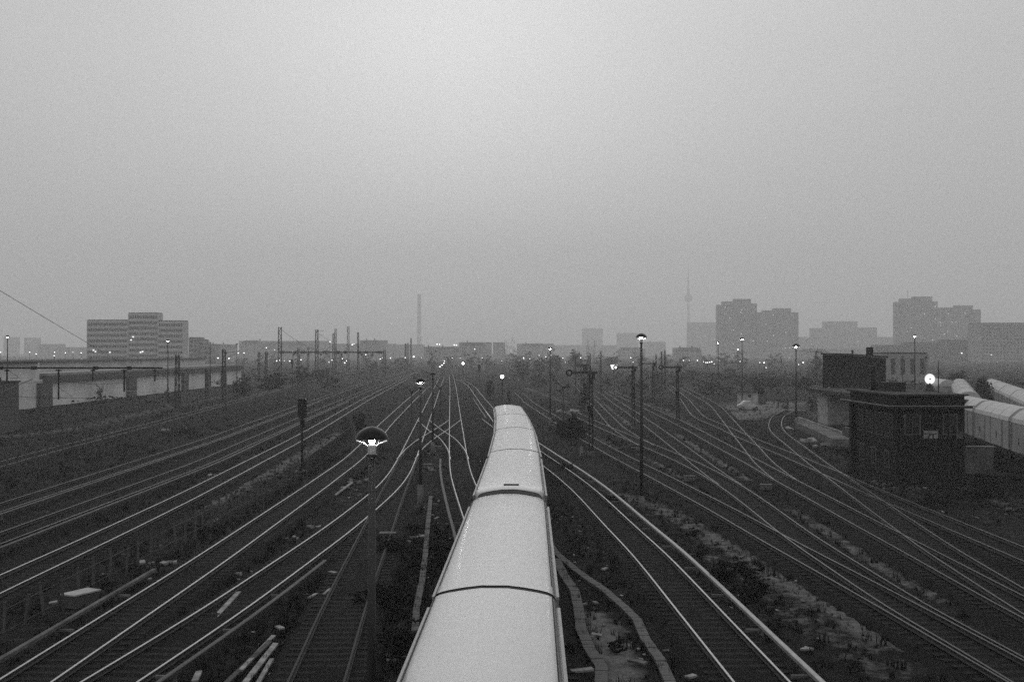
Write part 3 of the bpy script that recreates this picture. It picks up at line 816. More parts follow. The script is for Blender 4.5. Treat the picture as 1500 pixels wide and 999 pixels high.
def portal(name, label, beam_px, ybeam, d, thick, drops, mast_px=None, mast_y=None, group='catenary support beams'):
    x0, x1 = PX(beam_px[0], d), PX(beam_px[1], d)
    root = thing(name, label, 'catenary beam', (x0, d, GZ), 0, group)
    zb = PZ(ybeam, d) - GZ
    mb = MB(); L_ = x1 - x0
    mb.box((L_ / 2, 0, zb), (L_, thick * 0.8, thick * 0.65))
    n = max(4, int(L_ / 3.5))
    for k in range(n): mb.box((L_ * (k + 0.3 + 0.3 * (k % 2)) / n, 0, zb), (thick * 1.6, thick * 0.9, thick * 1.25))
    mb.build('beam', M['black'], root)
    for px, yb, w in drops:
        x = PX(px, d) - x0; zz = PZ(yb, d) - GZ
        dm = MB().cyl((x, 0, zb - thick / 2), (x, 0, zz), w / 2, n=6).box((x, 0, zb - thick * 0.9), (w * 3, 0.2, thick * 0.5))
        do = dm.build('drop_post', M['black'], root)
        MB().bar((x, 0, zz + 0.1), (x + 1.2, 0, zz + 0.15), 0.03).bar((x, 0, zz + 0.9), (x + 1.1, 0, zz + 0.2), 0.03).build('steady_arm', M['black'], do)
        MB().lathe([(0.03, zz - 0.12), (0.1, zz - 0.06), (0.05, zz), (0.1, zz + 0.06), (0.03, zz + 0.12)], (x, 0, 0), 8).build('insulator', M['black'], do)
    for px, yy in (mast_px or ()):
        x = PX(px, d) - x0
        lattice(root, x, 0, PZ(yy, d) - GZ, 0.5 if d < 200 else 1.0, 0.4 if d < 200 else 0.8, 'mast', 0.8 if d < 200 else 1.5, 0.09 if d < 200 else 0.16)
    return root
portal('catenary_portal', 'dark catenary beam with hanging drop posts in front of the pale warehouse', (-110, 238), 539, 100, 0.24,
       [(86, 583, 0.16), (182, 572, 0.16), (136, 556, 0.11), (227, 557, 0.11), (10, 556, 0.11)], [(-100, 520)])
portal('catenary_portal', 'long thin catenary beam between the tall lattice masts of the far row', (409, 563), 516, 400, 0.8,
       [(430, 522, 0.3), (452, 523, 0.3), (470, 521, 0.3), (500, 523, 0.3), (530, 522, 0.3), (545, 522, 0.3)], [(563, 512)])

# overhead wires
def wire(pts, label, r=0.012, sag=0.0, group='overhead line wires'):
    P = []
    for a, b in zip(pts, pts[1:]):
        a, b = Vector(a), Vector(b)
        for k in range(12):
            f = k / 12; p = a.lerp(b, f); p.z -= sag * 4 * f * (1 - f); P.append(p)
    P.append(Vector(pts[-1]))
    mb = MB()
    for a, b in zip(P, P[1:]): mb.cyl(a, b, r, n=4, caps=False)
    o = mb.build('overhead_wire', M['wire'], None)
    return tag(o, label, 'wire', group)
def W3(px, py, d): return (PX(px, d), d, PZ(py, d))
wire([W3(-30, 408, 60), W3(60, 462, 75), W3(185, 536, 100)], 'thin wire slanting down out of the sky over the pale warehouse', 0.02)
wire([W3(86, 583, 100), W3(-40, 575, 100)], 'thin registration wire hanging low before the pale warehouse', 0.018, 0.1)
wire([W3(86, 583, 100), W3(140, 583, 103)], 'short low wire tied to the longest drop post', 0.018, 0.0)
wire([W3(182, 572, 100), W3(250, 571, 160)], 'wire running from a drop post to the sturdy lattice mast', 0.02, 0.2)
wire([W3(-20, 584, 90), W3(48, 555, 98)], 'slanting strut wire over the dark shed at the warehouse end', 0.035)
wire([W3(0, 556, 100), W3(86, 555, 101), W3(182, 560, 105)], 'level wire strung between the drop posts', 0.015, 0.3)
wire([W3(410, 481, 400), W3(440, 502, 420), W3(464, 512, 430)], 'slack wire from the tallest lattice mast top', 0.07, 0.3)
wire([W3(464, 486, 430), W3(489, 502, 470)], 'slack wire from the insulator mast top', 0.07, 0.3)
wire([W3(328, 530, 190), W3(390, 520, 280), W3(437, 522, 380)], 'upper contact wire running along the lattice masts', 0.03, 0.5)
wire([W3(260, 540, 165), W3(328, 532, 190)], 'contact wire between the two warehouse masts', 0.025, 0.3)

# ------------------------------------------------------------------ fences
def fence(name, label, pts, h, gap, rails, post=0.07, dense=None):
    """pts: base line in metres; every post is a part, wires are one part each."""
    root = thing(name, label, 'fence', (pts[0][0], pts[0][1], GZ), 0)
    o = Vector((pts[0][0], pts[0][1], 0))
    P = [Vector((a, b, 0)) - o for a, b in pts]
    pm = MB().cyl((0, 0, -0.1), (0, 0, h), post / 2, n=6).mesh('post', M['wood_old'])
    mb = [MB() for _ in rails]
    n = 0
    dens = MB()
    for a, b in zip(P, P[1:]):
        L_ = (b - a).length; k = max(1, int(L_ / gap))
        for i in range(k):
            p = a.lerp(b, i / k)
            if n < 290:
                q = bpy.data.objects.new('post', pm); COL.objects.link(q); q.parent = root
                q.location = p + Vector((random.uniform(-0.05, 0.05), 0, random.uniform(-0.12, 0.06)))
                q.rotation_euler = (random.gauss(0, 0.04), random.gauss(0, 0.05), 0); n += 1
        for m_, z in zip(mb, rails): m_.bar(a + Vector((0, 0, z)), b + Vector((0, 0, z)), 0.02)
        if dense:
            k2 = int(L_ / 0.16)
            for i in range(k2):
                p = a.lerp(b, i / k2); dens.bar(p + Vector((0, 0, 0.05)), p + Vector((random.uniform(-0.02, 0.02), 0, h * 0.93)), 0.022)
    for m_ in mb: m_.build('fence_wire', M['dark_metal'], root)
    if dens.v: stuff(dens.build('mesh_bars', M['dark_metal'], root))
    return root
fence('wire_fence', 'long dark post and wire fence running past the warehouse side tracks', [(-37.8, 55), (-37.6, 90), (-37.3, 120), (-39.5, 160), (-43, 210), (-49, 270)], 1.75, 1.7, (0.4, 0.95, 1.45), 0.13)
fence('wire_fence', 'dark post fence along the weedy verge between the two near groups of tracks', [(-16.2, 30), (-16.1, 44), (-15.8, 57), (-15.6, 85)], 1.35, 1.45, (0.35, 1.05), 0.11)
fence('mesh_fence', 'dense barred fence beside the black signal seen from behind', [(-15.5, 86), (-16.2, 103), (-17.2, 122)], 1.35, 2.4, (0.1, 1.3), 0.08, dense=True)
fence('wire_fence', 'short broken post fence at the foot of the warehouse weeds', [(-62, 150), (-63, 200), (-64, 250)], 1.3, 2.6, (1.2,), 0.08)

# ------------------------------------------------------------------ near ground objects
def slabs(name, label, cat, pts, w, ln, m, group, z=-0.02, part='slab', gap=0.04, thick=0.12):
    """a run of separate concrete lids along a traced line."""
    P = [G(a, b, z) for a, b in pts]
    root = thing(name, label, cat, (P[0].x, P[0].y, GZ), 0, group)
    o = Vector((P[0].x, P[0].y, 0))
    # resample
    d = [0]
    for a, b in zip(P, P[1:]): d.append(d[-1] + (b - a).length)
    tot = d[-1]; s = ln / 2
    xs_, ys_ = [p.x for p in P], [p.y for p in P]
    me = MB().box((0, 0, 0), (w, ln - gap, thick)).mesh(part, m)
    while s < tot:
        x, y = np.interp(s, d, xs_), np.interp(s, d, ys_)
        x2, y2 = np.interp(s + 0.3, d, xs_), np.interp(s + 0.3, d, ys_)
        x1, y1 = np.interp(s - 0.3, d, xs_), np.interp(s - 0.3, d, ys_)
        q = bpy.data.objects.new(part, me); COL.objects.link(q); q.parent = root
        q.location = Vector((x, y, GZ + 0.09 + random.uniform(-0.012, 0.012))) - o - Vector((0, 0, GZ))
        q.rotation_euler = (random.gauss(0, 0.012), random.gauss(0, 0.012), -math.atan2(x2 - x1, y2 - y1) + random.gauss(0, 0.02))
        s += ln
    return root
slabs('cable_trough', 'pale concrete cable trough bending away from the train towards the bright rails', 'cable trough',
      [(984.8, 994), (966.6, 955), (946, 926.6), (933, 898), (914.8, 880), (883.7, 854), (844.8, 828), (813.7, 802), (800, 780)], 0.32, 0.5, M['concrete_dark'], 'concrete cable troughs')
slabs('cable_trough', 'cable trough with cracked lids curving close along the train side', 'cable trough',
      [(880, 1010), (881, 965), (864, 940), (851, 911), (848, 885), (842, 857), (826, 834), (815, 812)], 0.36, 0.42, M['concrete_dark'], 'concrete cable troughs')
slabs('cable_trough', 'straight cable trough beside the near lamp, partly overgrown', 'cable trough',
      [(608, 915), (610, 882), (618.7, 840), (623, 806), (627, 760), (631, 722)], 0.24, 0.6, M['concrete_dark'], 'concrete cable troughs')

def plank(px0, py0, px1, py1, w, label, m='plank', th=0.06, z=-0.22, group='loose planks on the ballast'):
    a, b = G(px0, py0, z), G(px1, py1, z)
    c = (a + b) / 2; L_ = (b - a).length
    root_mb = MB()
    n = 5; vs, fs = [], []
    jag = [random.uniform(-0.03, 0.03) for _ in range(n + 1)]
    for i in range(n + 1):
        y = -L_ / 2 + L_ * i / n
        for sx, sz in ((-1, 0), (1, 0), (1, 1), (-1, 1)):
            vs.append((sx * w / 2 + jag[i] * 0.3 + (random.uniform(-0.05, 0.05) * w if i in (0, n) else 0), y, sz * th + jag[i] * 0.3))
    for i in range(n):
        for k in range(4): fs.append((i * 4 + k, i * 4 + (k + 1) % 4, i * 4 + 4 + (k + 1) % 4, i * 4 + 4 + k))
    fs += [(0, 1, 2, 3), (n * 4 + 3, n * 4 + 2, n * 4 + 1, n * 4)]
    o = root_mb.add(vs, fs).build('plank', M[m])
    o.location = (c.x, c.y, z); o.rotation_euler = (random.uniform(-0.02, 0.02), random.uniform(-0.1, 0.1), -math.atan2(b.x - a.x, b.y - a.y))
    return tag(o, label, 'plank', group)
plank(312, 908, 350, 869, 0.2, 'single pale plank lying between the two rails of the near track')
plank(352, 985, 401, 931, 0.13, 'thin pale plank at the top of the lumber heap by the siding')
plank(358, 1002, 404, 944, 0.17, 'thicker pale plank in the middle of the lumber heap')
plank(376, 1005, 398, 968, 0.13, 'short rough plank at the foot of the lumber heap')
plank(285, 1000, 292, 984, 0.18, 'stub of pale board at the bottom edge beside the rail')
plank(330, 1003, 396, 940, 0.15, 'dark old board under the lumber heap', 'wood_old')
plank(491, 725, 516, 708, 0.18, 'pale board lying along the debris strip beside the double rails')
plank(452, 877, 464, 870, 0.13, 'short pale stick beside the disused siding')
plank(474, 872, 484, 863, 0.1, 'thin pale stick close to the siding rail')
plank(406, 918, 414, 922, 0.16, 'small pale offcut above the lumber heap')
plank(482, 838, 492, 840, 0.2, 'pale flat offcut lying near the siding end')
plank(836, 984, 868, 981, 0.22, 'flat pale sill between the cracked trough and the train', 'concrete')
plank(922, 967, 946, 973, 0.2, 'broken pale plank on the sandy patch by the trough', 'concrete_dark')
plank(1006, 993, 1018, 990, 0.18, 'pale shard beside the bright rail at the bottom edge')

def rubble(px, py, n, spread, size, label, m='concrete', kind='rubble_pile'):
    c = G(px, py, GZ)
    root = thing(kind, label, 'rubble', c, 0, 'heaps of rubble and litter on the ballast')
    for k in range(n):
        r = size * random.uniform(0.4, 1.0)
        a, b = random.gauss(0, spread), random.gauss(0, spread)
        B = MB().box((a, b, r * 0.25), (r, r * random.uniform(0.5, 1.2), r * random.uniform(0.3, 0.7)), random.uniform(0, 3), random.uniform(-0.4, 0.4), random.uniform(-0.4, 0.4))
        MB().add([(x + random.uniform(-0.1, 0.1) * r, y + random.uniform(-0.1, 0.1) * r, z) for x, y, z in B.v], B.f).build('stone', M[m], root)
    return root
rubble(234, 826, 9, 0.35, 0.35, 'loose pale rubble at the end of the light covered rail')
rubble(528, 706, 10, 0.5, 0.35, 'rubble strewn along the strip above the pale board')
rubble(510, 716, 8, 0.4, 0.3, 'small rubble heap beside the pale board')
rubble(463, 773, 6, 0.3, 0.3, 'few pale lumps on the verge under the double rails')
rubble(438, 788, 5, 0.4, 0.25, 'scattered pale lumps next to the overgrown strip')
rubble(470, 891, 3, 0.15, 0.25, 'two pale stones beside the siding rail')
rubble(347, 842, 4, 0.2, 0.25, 'pale crumbs beside the near track above the lone plank')
rubble(635, 690, 7, 0.6, 0.45, 'pale blocks between the crossover and the centre track')
rubble(638, 664, 6, 0.7, 0.5, 'pale blocks at the centre of the crossover')
rubble(620, 788, 5, 0.4, 0.3, 'pale litter beside the overgrown cable trough')
rubble(580, 965, 5, 0.25, 0.22, 'pale litter near the train side at the bottom of the yard')
rubble(612, 790, 4, 0.4, 0.25, 'crumbled pale litter close to the near lamp')
rubble(825, 605, 9, 1.2, 0.9, 'pale junk heap on top of the dark bush beyond the train')
rubble(470, 660, 3, 0.2, 0.35, 'single pale lump near the dense barred fence')
rubble(443, 692, 4, 0.3, 0.35, 'pale lump below the black light signal')
rubble(320, 697, 5, 0.4, 0.35, 'pale lump in the weeds of the fenced verge')
rubble(1300, 710, 10, 1.6, 0.35, 'pale rubble strip along the foot of the signal box', 'concrete_dark')
rubble(1335, 716, 7, 1.0, 0.3, 'broken pale edging in front of the signal box', 'concrete_dark')
rubble(246, 632, 3, 0.3, 0.6, 'pale lump beside the far wire fence')
rubble(835, 760, 5, 0.6, 0.18, 'small pale stones between the train and the bright rails')
rubble(1160, 630, 3, 0.3, 0.8, 'flat pale stone at the tight curve of the siding')
rubble(1182, 648, 3, 0.3, 0.8, 'flat pale stone between the tight curve and the platform')
rubble(1195, 654, 3, 0.4, 0.8, 'flat pale stone nearest the platform end')

# concrete cabinet beside the light covered rail
def cabinet():
    c = G(118, 886, GZ)
    r = thing('cable_cabinet', 'low concrete cabinet with pale flat lid beside the light covered rail', 'cabinet', c, R(-28))
    MB().box((0, 0, 0.22), (0.62, 1.15, 0.46)).build('body', M['wood_old'], r)
    MB().box((0.02, 0, 0.475), (0.7, 1.25, 0.05)).build('lid', M['pale_lid'], r)
cabinet()
# white marker post
def marker():
    c = G(851.5, 667, GZ)
    r = thing('marker_post', 'short white marker post on the dark verge in front of the largest semaphore', 'post', c)
    MB().box((0, 0, 0.32), (0.26, 0.1, 0.9)).build('plate', M['concrete'], r)
    MB().box((0.03, -0.053, 0.1), (0.08, 0.006, 0.28)).build('dark_mark', M['black'], r)
marker()
# point machines
for px, py, lb in ((627, 687, 'grey point machine box beside the crossover rails'), (641, 660, 'grey point machine box in the middle of the crossover'), (568, 792, 'dark point machine box beside the overgrown siding'), (1122, 718, 'dark point machine between the curving tracks'), (1010, 705, 'small point machine box beside the tall lamp tracks'), (931, 662, 'point machine beside the tracks behind the tall lamp')):
    c = G(px, py, GZ)
    r = thing('point_machine', lb, 'point machine', c, random.uniform(-0.3, 0.3), 'point machines beside the rails')
    MB().box((0, 0, 0.2), (0.75, 0.5, 0.34)).build('casing', M['concrete_dark'], r)
    MB().box((0, 0, 0.39), (0.8, 0.55, 0.05)).build('lid', M['concrete_dark'], r)
    MB().bar((0.3, 0, 0.12), (1.3, 0, 0.1), 0.06).build('rod', M['dark_metal'], r)

# ------------------------------------------------------------------ signal box and its yard
def signal_box():
    root = thing('signal_box', 'dark brick signal box with flat overhanging roof and small white sign', 'signal box', (0, 0, GZ))
    x0, x1, y0, y1 = 26.5, 31.2, 78.5, 88.4
    wall = MB().b2((x0, y0, -0.1), (x1, y1, 5.35)).build('wall', M['brick'], root)
    # brick plinth and string course
    MB().b2((x0 - 0.08, y0 - 0.08, -0.1), (x1 + 0.08, y1 + 0.08, 0.7)).build('plinth', M['brick'], root)
    MB().b2((x0 - 0.06, y0 - 0.06, 2.65), (x1 + 0.06, y1 + 0.06, 2.85)).build('string_course', M['brick'], root)
    # lower roof slab with light edge, recessed upper part, upper roof
    lo = MB().b2((x0 - 0.75, y0 - 0.6, 5.38), (x1 + 0.35, y1 + 0.6, 5.5)).build('roof', M['roof_felt'], root)
    MB().b2((x0 - 0.82, y0 - 0.68, 5.505), (x1 + 0.42, y0 - 0.6, 5.57)).build('roof_edge', M['zinc'], lo)
    MB().b2((x0 - 0.84, y0 - 0.7, 5.505), (x0 - 0.75, y1 + 0.6, 5.58)).build('roof_edge', M['zinc'], lo)
    MB().b2((x0 - 0.15, y0 - 0.25, 5.51), (x1 - 0.1, y1 + 0.3, 6.2)).build('attic', M['brick'], root)
    up = MB().b2((x0 - 0.35, y0 - 0.45, 6.21), (x1 + 0.1, y1 + 0.5, 6.33)).build('upper_roof', M['roof_felt'], root)
    MB().cyl((x1 - 0.6, y0 + 3.2, 6.33), (x1 - 0.6, y0 + 3.2, 8.6), 0.045, 0.03, n=6).build('antenna', M['black'], up)
    MB().box((x0 + 1.0, y1 - 1.5, 7.2), (0.35, 0.35, 1.9)).box((x0 + 0.75, y1 - 1.5, 7.95), (0.55, 0.12, 0.12)).build('vent_pipe', M['black'], up)
    MB().box((x0 + 1.9, y1 - 3, 6.65), (1.6, 2.0, 0.65)).build('skylight', M['roof_felt'], up)
    # windows of the track side (x0 face) and of the front (y0 face), with frames and bars
    def win(face, a, z, w, h):
        if face == 'x':
            f = MB().box((x0 - 0.01, a, z), (0.08, w + 0.16, h + 0.16)).build('window', M['frame'], root)
            for k in range(2):
                MB().box((x0 - 0.03, a - w / 4 + k * w / 2, z), (0.06, w / 2 - 0.07, h)).build('pane', M['glass'], f)
        else:
            f = MB().box((a, y0 - 0.01, z), (w + 0.16, 0.08, h + 0.16)).build('window', M['frame'], root)
            for k in range(2):
                MB().box((a - w / 4 + k * w / 2, y0 - 0.03, z), (w / 2 - 0.07, 0.06, h)).build('pane', M['glass'], f)
    for k in range(4): win('x', y0 + 1.5 + k * 2.2, 4.1, 1.5, 1.5)
    for k in range(3): win('x', y0 + 2.0 + k * 2.8, 1.7, 0.9, 1.1)
    win('y', x0 + 1.1, 4.25, 1.0, 1.3); win('y', x1 - 1.0, 4.25, 0.9, 1.3)
    MB().b2((x0 - 0.3, y1 - 0.5, -0.1), (x0 - 0.02, y1 + 0.1, 5.37)).build('pilaster', M['brick'], root)
    # sign
    c = (PX(1362.5, y0), y0 - 0.06, PZ(636.5, y0) - GZ)
    sg = MB().box(c, (0.98, 0.05, 0.52)).build('sign', M['concrete'], root, label='small white name board with dark lettering')
    sc = MB(); yy = c[1] - 0.032
    for q in ((-0.42, 0.1, 0.14, 0.045, -0.6), (-0.3, 0.07, 0.2, 0.045, -0.5), (-0.08, 0.17, 0.3, 0.04, 0), (0.0, 0.08, 0.34, 0.04, 0.1), (0.2, 0.05, 0.3, 0.05, 0), (0.36, 0.09, 0.14, 0.045, 0.4),
              (-0.12, -0.06, 0.07, 0.3, 0.35), (-0.16, -0.16, 0.14, 0.16, 0.2), (0.15, -0.12, 0.1, 0.24, 0), (0.02, 0.0, 0.2, 0.05, -0.3)):
        sc.box((c[0] + q[0], yy, c[2] + q[1]), (q[2], 0.006, q[3]), ry=q[4]); yy -= 0.0016
    sc.build('lettering', M['dark_metal'], sg)
    # small lamp globe under the eaves and one beside the steps
    MB().ball((PX(1322.5, y0), y0 - 0.25, PZ(610, y0) - GZ), 0.11, 8, 5).bar((PX(1322.5, y0), y0, PZ(610, y0) - GZ), (PX(1322.5, y0), y0 - 0.2, PZ(610, y0) - GZ), 0.04).build('wall_lamp', M['concrete'], root, True)
    MB().box((PX(1405, y0) - 0.05, y0 - 0.12, PZ(637, y0) - GZ), (0.45, 0.14, 0.5)).build('meter_box', M['wood_old'], root)
    MB().cyl((x1 - 1.1, y0 - 0.06, 0), (x1 - 1.1, y0 - 0.06, 5.37), 0.05, n=6).build('downpipe', M['dark_metal'], root)
    # rear wing with canopy and light wall
    MB().b2((PX(1212, 144), 144, -0.1), (PX(1250, 144), 148.5, PZ(580, 144) - GZ)).build('wing_wall', M['pale_lid'], root)
    MB().b2((PX(1199, 143), 112, PZ(575.5, 143) - GZ), (PX(1278, 143), 149, PZ(570.5, 143) - GZ)).build('canopy', M['roof_felt'], root)
    for k, (xx, yy) in enumerate(((PX(1206, 147), 147), (PX(1250, 132), 130.0))):
        MB().cyl((xx, yy, -0.1), (xx, yy, PZ(575.5, 143) - GZ), 0.12, n=8).build('canopy_post', M['dark_metal'], root)
signal_box()

def floodlight():
    d = 84.0
    x, z = PX(1361, d), PZ(555, d)
    r = thing('floodlight', 'round glowing floodlight on a dark stand above the signal box roof', 'floodlight', (x, d, 5.97))
    h = z - 5.97
    MB().cyl((0, 0, 0.0), (0, 0, h - 0.3), 0.55, 0.12, n=10).build('stand', M['black'], r)
    MB().lathe([(0.39, -0.14), (0.4, -0.05), (0.33, 0.14), (0.15, 0.3), (0.001, 0.34)], (0, 0, h), 24, axis='y').build('housing', M['black'], r, True)
    MB().lathe([(0.001, -0.06), (0.2, -0.075), (0.385, -0.13)], (0, 0, h), 24, axis='y').build('lens', M['flood'], r, True)
    MB().ball((0.02, -0.12, h), 0.06, 8, 5).build('lamp_holder', M['concrete'], r, True)
M['flood'] = glow('floodlight_glow', 0.95)
floodlight()

def shed():
    d = 150.0
    cx = PX(1247, d)
    r = thing('brick_shed', 'tall windowless brick building with chimney behind the signal box', 'building', (cx, d, GZ), 0)
    hz = PZ(521, d) - GZ
    # plan: a corner towards the camera, two walls running back
    p0, pl, pr = (0, 0), (-1.87, 7.0), (6.2, 5.0)
    pb = (3.4, 12.0)
    def wallseg(a, b, za, zb):
        return MB().add([(a[0], a[1], 0), (b[0], b[1], 0), (b[0], b[1], zb), (a[0], a[1], za)], [(0, 1, 2, 3)])
    poly = [p0, pr, pb, pl]
    vs = [(a, b, -0.1) for a, b in poly] + [(p0[0], p0[1], hz), (pr[0], pr[1], hz - 0.35), (pb[0], pb[1], hz), (pl[0], pl[1], hz + 0.1)]
    MB().add(vs, [(0, 1, 5, 4), (1, 2, 6, 5), (2, 3, 7, 6), (3, 0, 4, 7), (0, 3, 2, 1), (4, 5, 6, 7)]).build('wall', M['brick'], r)
    vs2 = []
    cxm, cym = 2.0, 6.0
    for a, b, z in ((p0[0], p0[1], hz), (pr[0], pr[1], hz - 0.35), (pb[0], pb[1], hz), (pl[0], pl[1], hz + 0.1)):
        vs2.append((cxm + (a - cxm) * 1.07, cym + (b - cym) * 1.07, z + 0.03))
    vs2 += [(a, b, z + 0.22) for a, b, z in vs2]
    rf = MB().add(vs2, [(0, 1, 5, 4), (1, 2, 6, 5), (2, 3, 7, 6), (3, 0, 4, 7), (0, 3, 2, 1), (4, 5, 6, 7)]).build('roof', M['roof_felt'], r)
    MB().box((PX(1279, d + 4) - cx, 5.5, hz + 0.55), (0.75, 0.75, 1.2)).build('chimney', M['brick'], rf)
    MB().cyl((PX(1256, d) - cx, 2.2, hz), (PX(1256, d) - cx, 2.2, hz + 0.75), 0.14, n=8).build('vent_pipe', M['dark_metal'], rf)
    MB().box((PX(1216, d + 3) - cx, 3.6, 3.4), (0.25, 0.25, 2.2)).build('downpipe', M['wall_grey'], r)
shed()

def low_wall():
    r = thing('concrete_stairwell', 'L-shaped pale concrete stairwell wall beside the signal box', 'wall', (0, 0, GZ))
    d = 82.0
    xa, xb, xc = PX(1388, d), PX(1407, d), PX(1455, d + 4)
    z = PZ(663, d) - GZ
    MB().b2((xa, d, -0.1), (xb, d + 0.3, z)).build('front_wall', M['pale_wall'], r)
    MB().b2((xa + 0.02, d + 4.0, -0.1), (xc, d + 4.3, z + 0.05)).build('rear_wall', M['concrete_dark'], r)
    MB().b2((xa, d + 0.302, -0.1), (xa + 0.3, d + 3.998, z - 0.02)).build('side_wall', M['pale_wall'], r)
    MB().b2((xa - 0.05, d + 3.95, z + 0.052), (xc + 0.05, d + 4.35, z + 0.15)).build('coping', M['concrete'], r)
low_wall()

def platform():
    a, b = G(1180, 622, 0), G(1232, 650, 0)
    r = thing('loading_platform', 'low pale loading platform with kerb behind the tight track curve', 'platform', (0, 0, GZ))
    P = [G(1176, 618, 0.4), G(1205, 630, 0.4), G(1234, 643, 0.4)]
    MB().sweep([(p.x, p.y, 0) for p in P], [(-0.9, -0.05), (0.9, -0.05), (0.9, 0.75), (-0.9, 0.75)]).build('deck', M['concrete_dark'], r)
    P2 = [G(1170, 610, 0.3), G(1209, 623.6, 0.3), G(1236, 632, 0.3)]
    MB().sweep([(p.x, p.y, 0) for p in P2], [(-0.15, -0.05), (0.15, -0.05), (0.15, 0.62), (-0.15, 0.62)]).build('kerb', M['concrete'], r)
    MB().box((G(1237, 640, 0).x + 0.4, G(1237, 640, 0).y, 0.6), (0.5, 2.5, 1.5)).build('buffer_block', M['wood_old'], r)
platform()

# hut and car
def hut():
    d = 200.0
    r = thing('yard_hut', 'small pale yard hut with one square window behind the parked car', 'hut', (PX(1098, d), d, GZ))
    zt = PZ(574, d) - GZ
    MB().b2((-1.6, 0, -0.1), (1.5, 3, zt)).build('wall', M['pale_lid'], r)
    MB().b2((-2.2, -0.4, zt + 0.003), (1.9, 3.4, zt + 0.18)).build('roof', M['roof_felt'], r)
    f = MB().box((0.0, -0.02, zt - 0.65), (0.55, 0.08, 0.5)).build('window', M['wood_old'], r)
    MB().box((0.0, -0.05, zt - 0.65), (0.42, 0.06, 0.38)).build('pane', M['glass'], f)
    MB().b2((1.52, 0.4, -0.1), (3.0, 2.6, zt - 0.3)).build('lean_to', M['wall_dark'], r)
    MB().b2((1.7, 0.6, zt - 0.298), (2.7, 2.0, zt + 0.75)).build('chimney', M['brick'], r)
hut()

def car():
    d = 181.0
    r = thing('parked_car', 'small pale car parked beside the yard hut, bonnet towards the tight curve', 'car', (PX(1096, d), d, GZ + 0.02), R(4))
    L_ = 3.5
    prof = [(-1.72, 0.32), (-1.75, 0.62), (-1.62, 0.86), (-1.2, 0.92), (-0.86, 1.36), (-0.55, 1.44), (0.25, 1.43), (0.5, 1.34), (0.86, 0.94), (1.5, 0.83), (1.72, 0.7), (1.76, 0.4), (1.7, 0.3)]
    body = MB(); n = len(prof)
    vs = []; fs = []
    for y, s in ((-0.76, 0.9), (-0.7, 1.0), (0.7, 1.0), (0.76, 0.9)):
        for x, z in prof:
            inn = 0.0 if z < 0.93 else 0.12
            vs.append((x * (1 if s == 1 else 0.99), y * (1 - inn), z))
    for i in range(3):
        for k in range(n): fs.append((i * n + k, i * n + (k + 1) % n, (i + 1) * n + (k + 1) % n, (i + 1) * n + k))
    fs += [tuple(range(n)), tuple(3 * n + k for k in range(n - 1, -1, -1))]
    body.add(vs, fs).build('body', M['car_paint'], r)
    for s in (-1, 1):
        for poly in ([(-0.98, 0.97), (-0.78, 1.3), (-0.2, 1.34), (-0.2, 0.97)], [(-0.12, 0.97), (-0.12, 1.34), (0.3, 1.33), (0.66, 0.97)]):
            m = MB().prism(poly, s * 0.655, s * 0.675).build('side_window', M['glass'], r)
    MB().box((0.68, 0, 1.14), (0.5, 1.16, 0.02), ry=0.84).build('windscreen', M['glass'], r)
    MB().box((-1.04, 0, 1.14), (0.5, 1.16, 0.02), ry=-0.92).build('rear_window', M['glass'], r)
    for x in (-1.12, 1.1):
        for s in (-1, 1):
            w = MB().cyl((x, s * 0.6, 0.28), (x, s * 0.78, 0.28), 0.28, n=14).build('wheel', M['rubber'], r)
            MB().cyl((x, s * 0.775, 0.28), (x, s * 0.79, 0.28), 0.15, n=10).build('rim', M['concrete'], w)
    for s in (-1, 1):
        MB().cyl((1.72, s * 0.52, 0.62), (1.77, s * 0.52, 0.62), 0.09, n=10).build('headlight', M['white'], r)
        MB().box((-1.745, s * 0.55, 0.7), (0.03, 0.16, 0.14)).build('tail_light', M['dark_metal'], r)
    for x in (-1.78, 1.79): MB().box((x, 0, 0.42), (0.07, 1.46, 0.12)).build('bumper', M['zinc'], r)
car()

# small yard bits beside the hut
def cart():
    c = G(1147, 596, GZ)
    r = thing('buffer_stop', 'small buffer stop frame beyond the tight track curve', 'buffer stop', c)
    for s in (-1, 1):
        MB().box((s * 0.8, 0, 0.6), (0.18, 0.3, 1.3)).build('upright', M['dark_metal'], r)
    MB().box((0, -0.2, 0.9), (2.1, 0.2, 0.3)).build('beam', M['wood_old'], r)
cart()

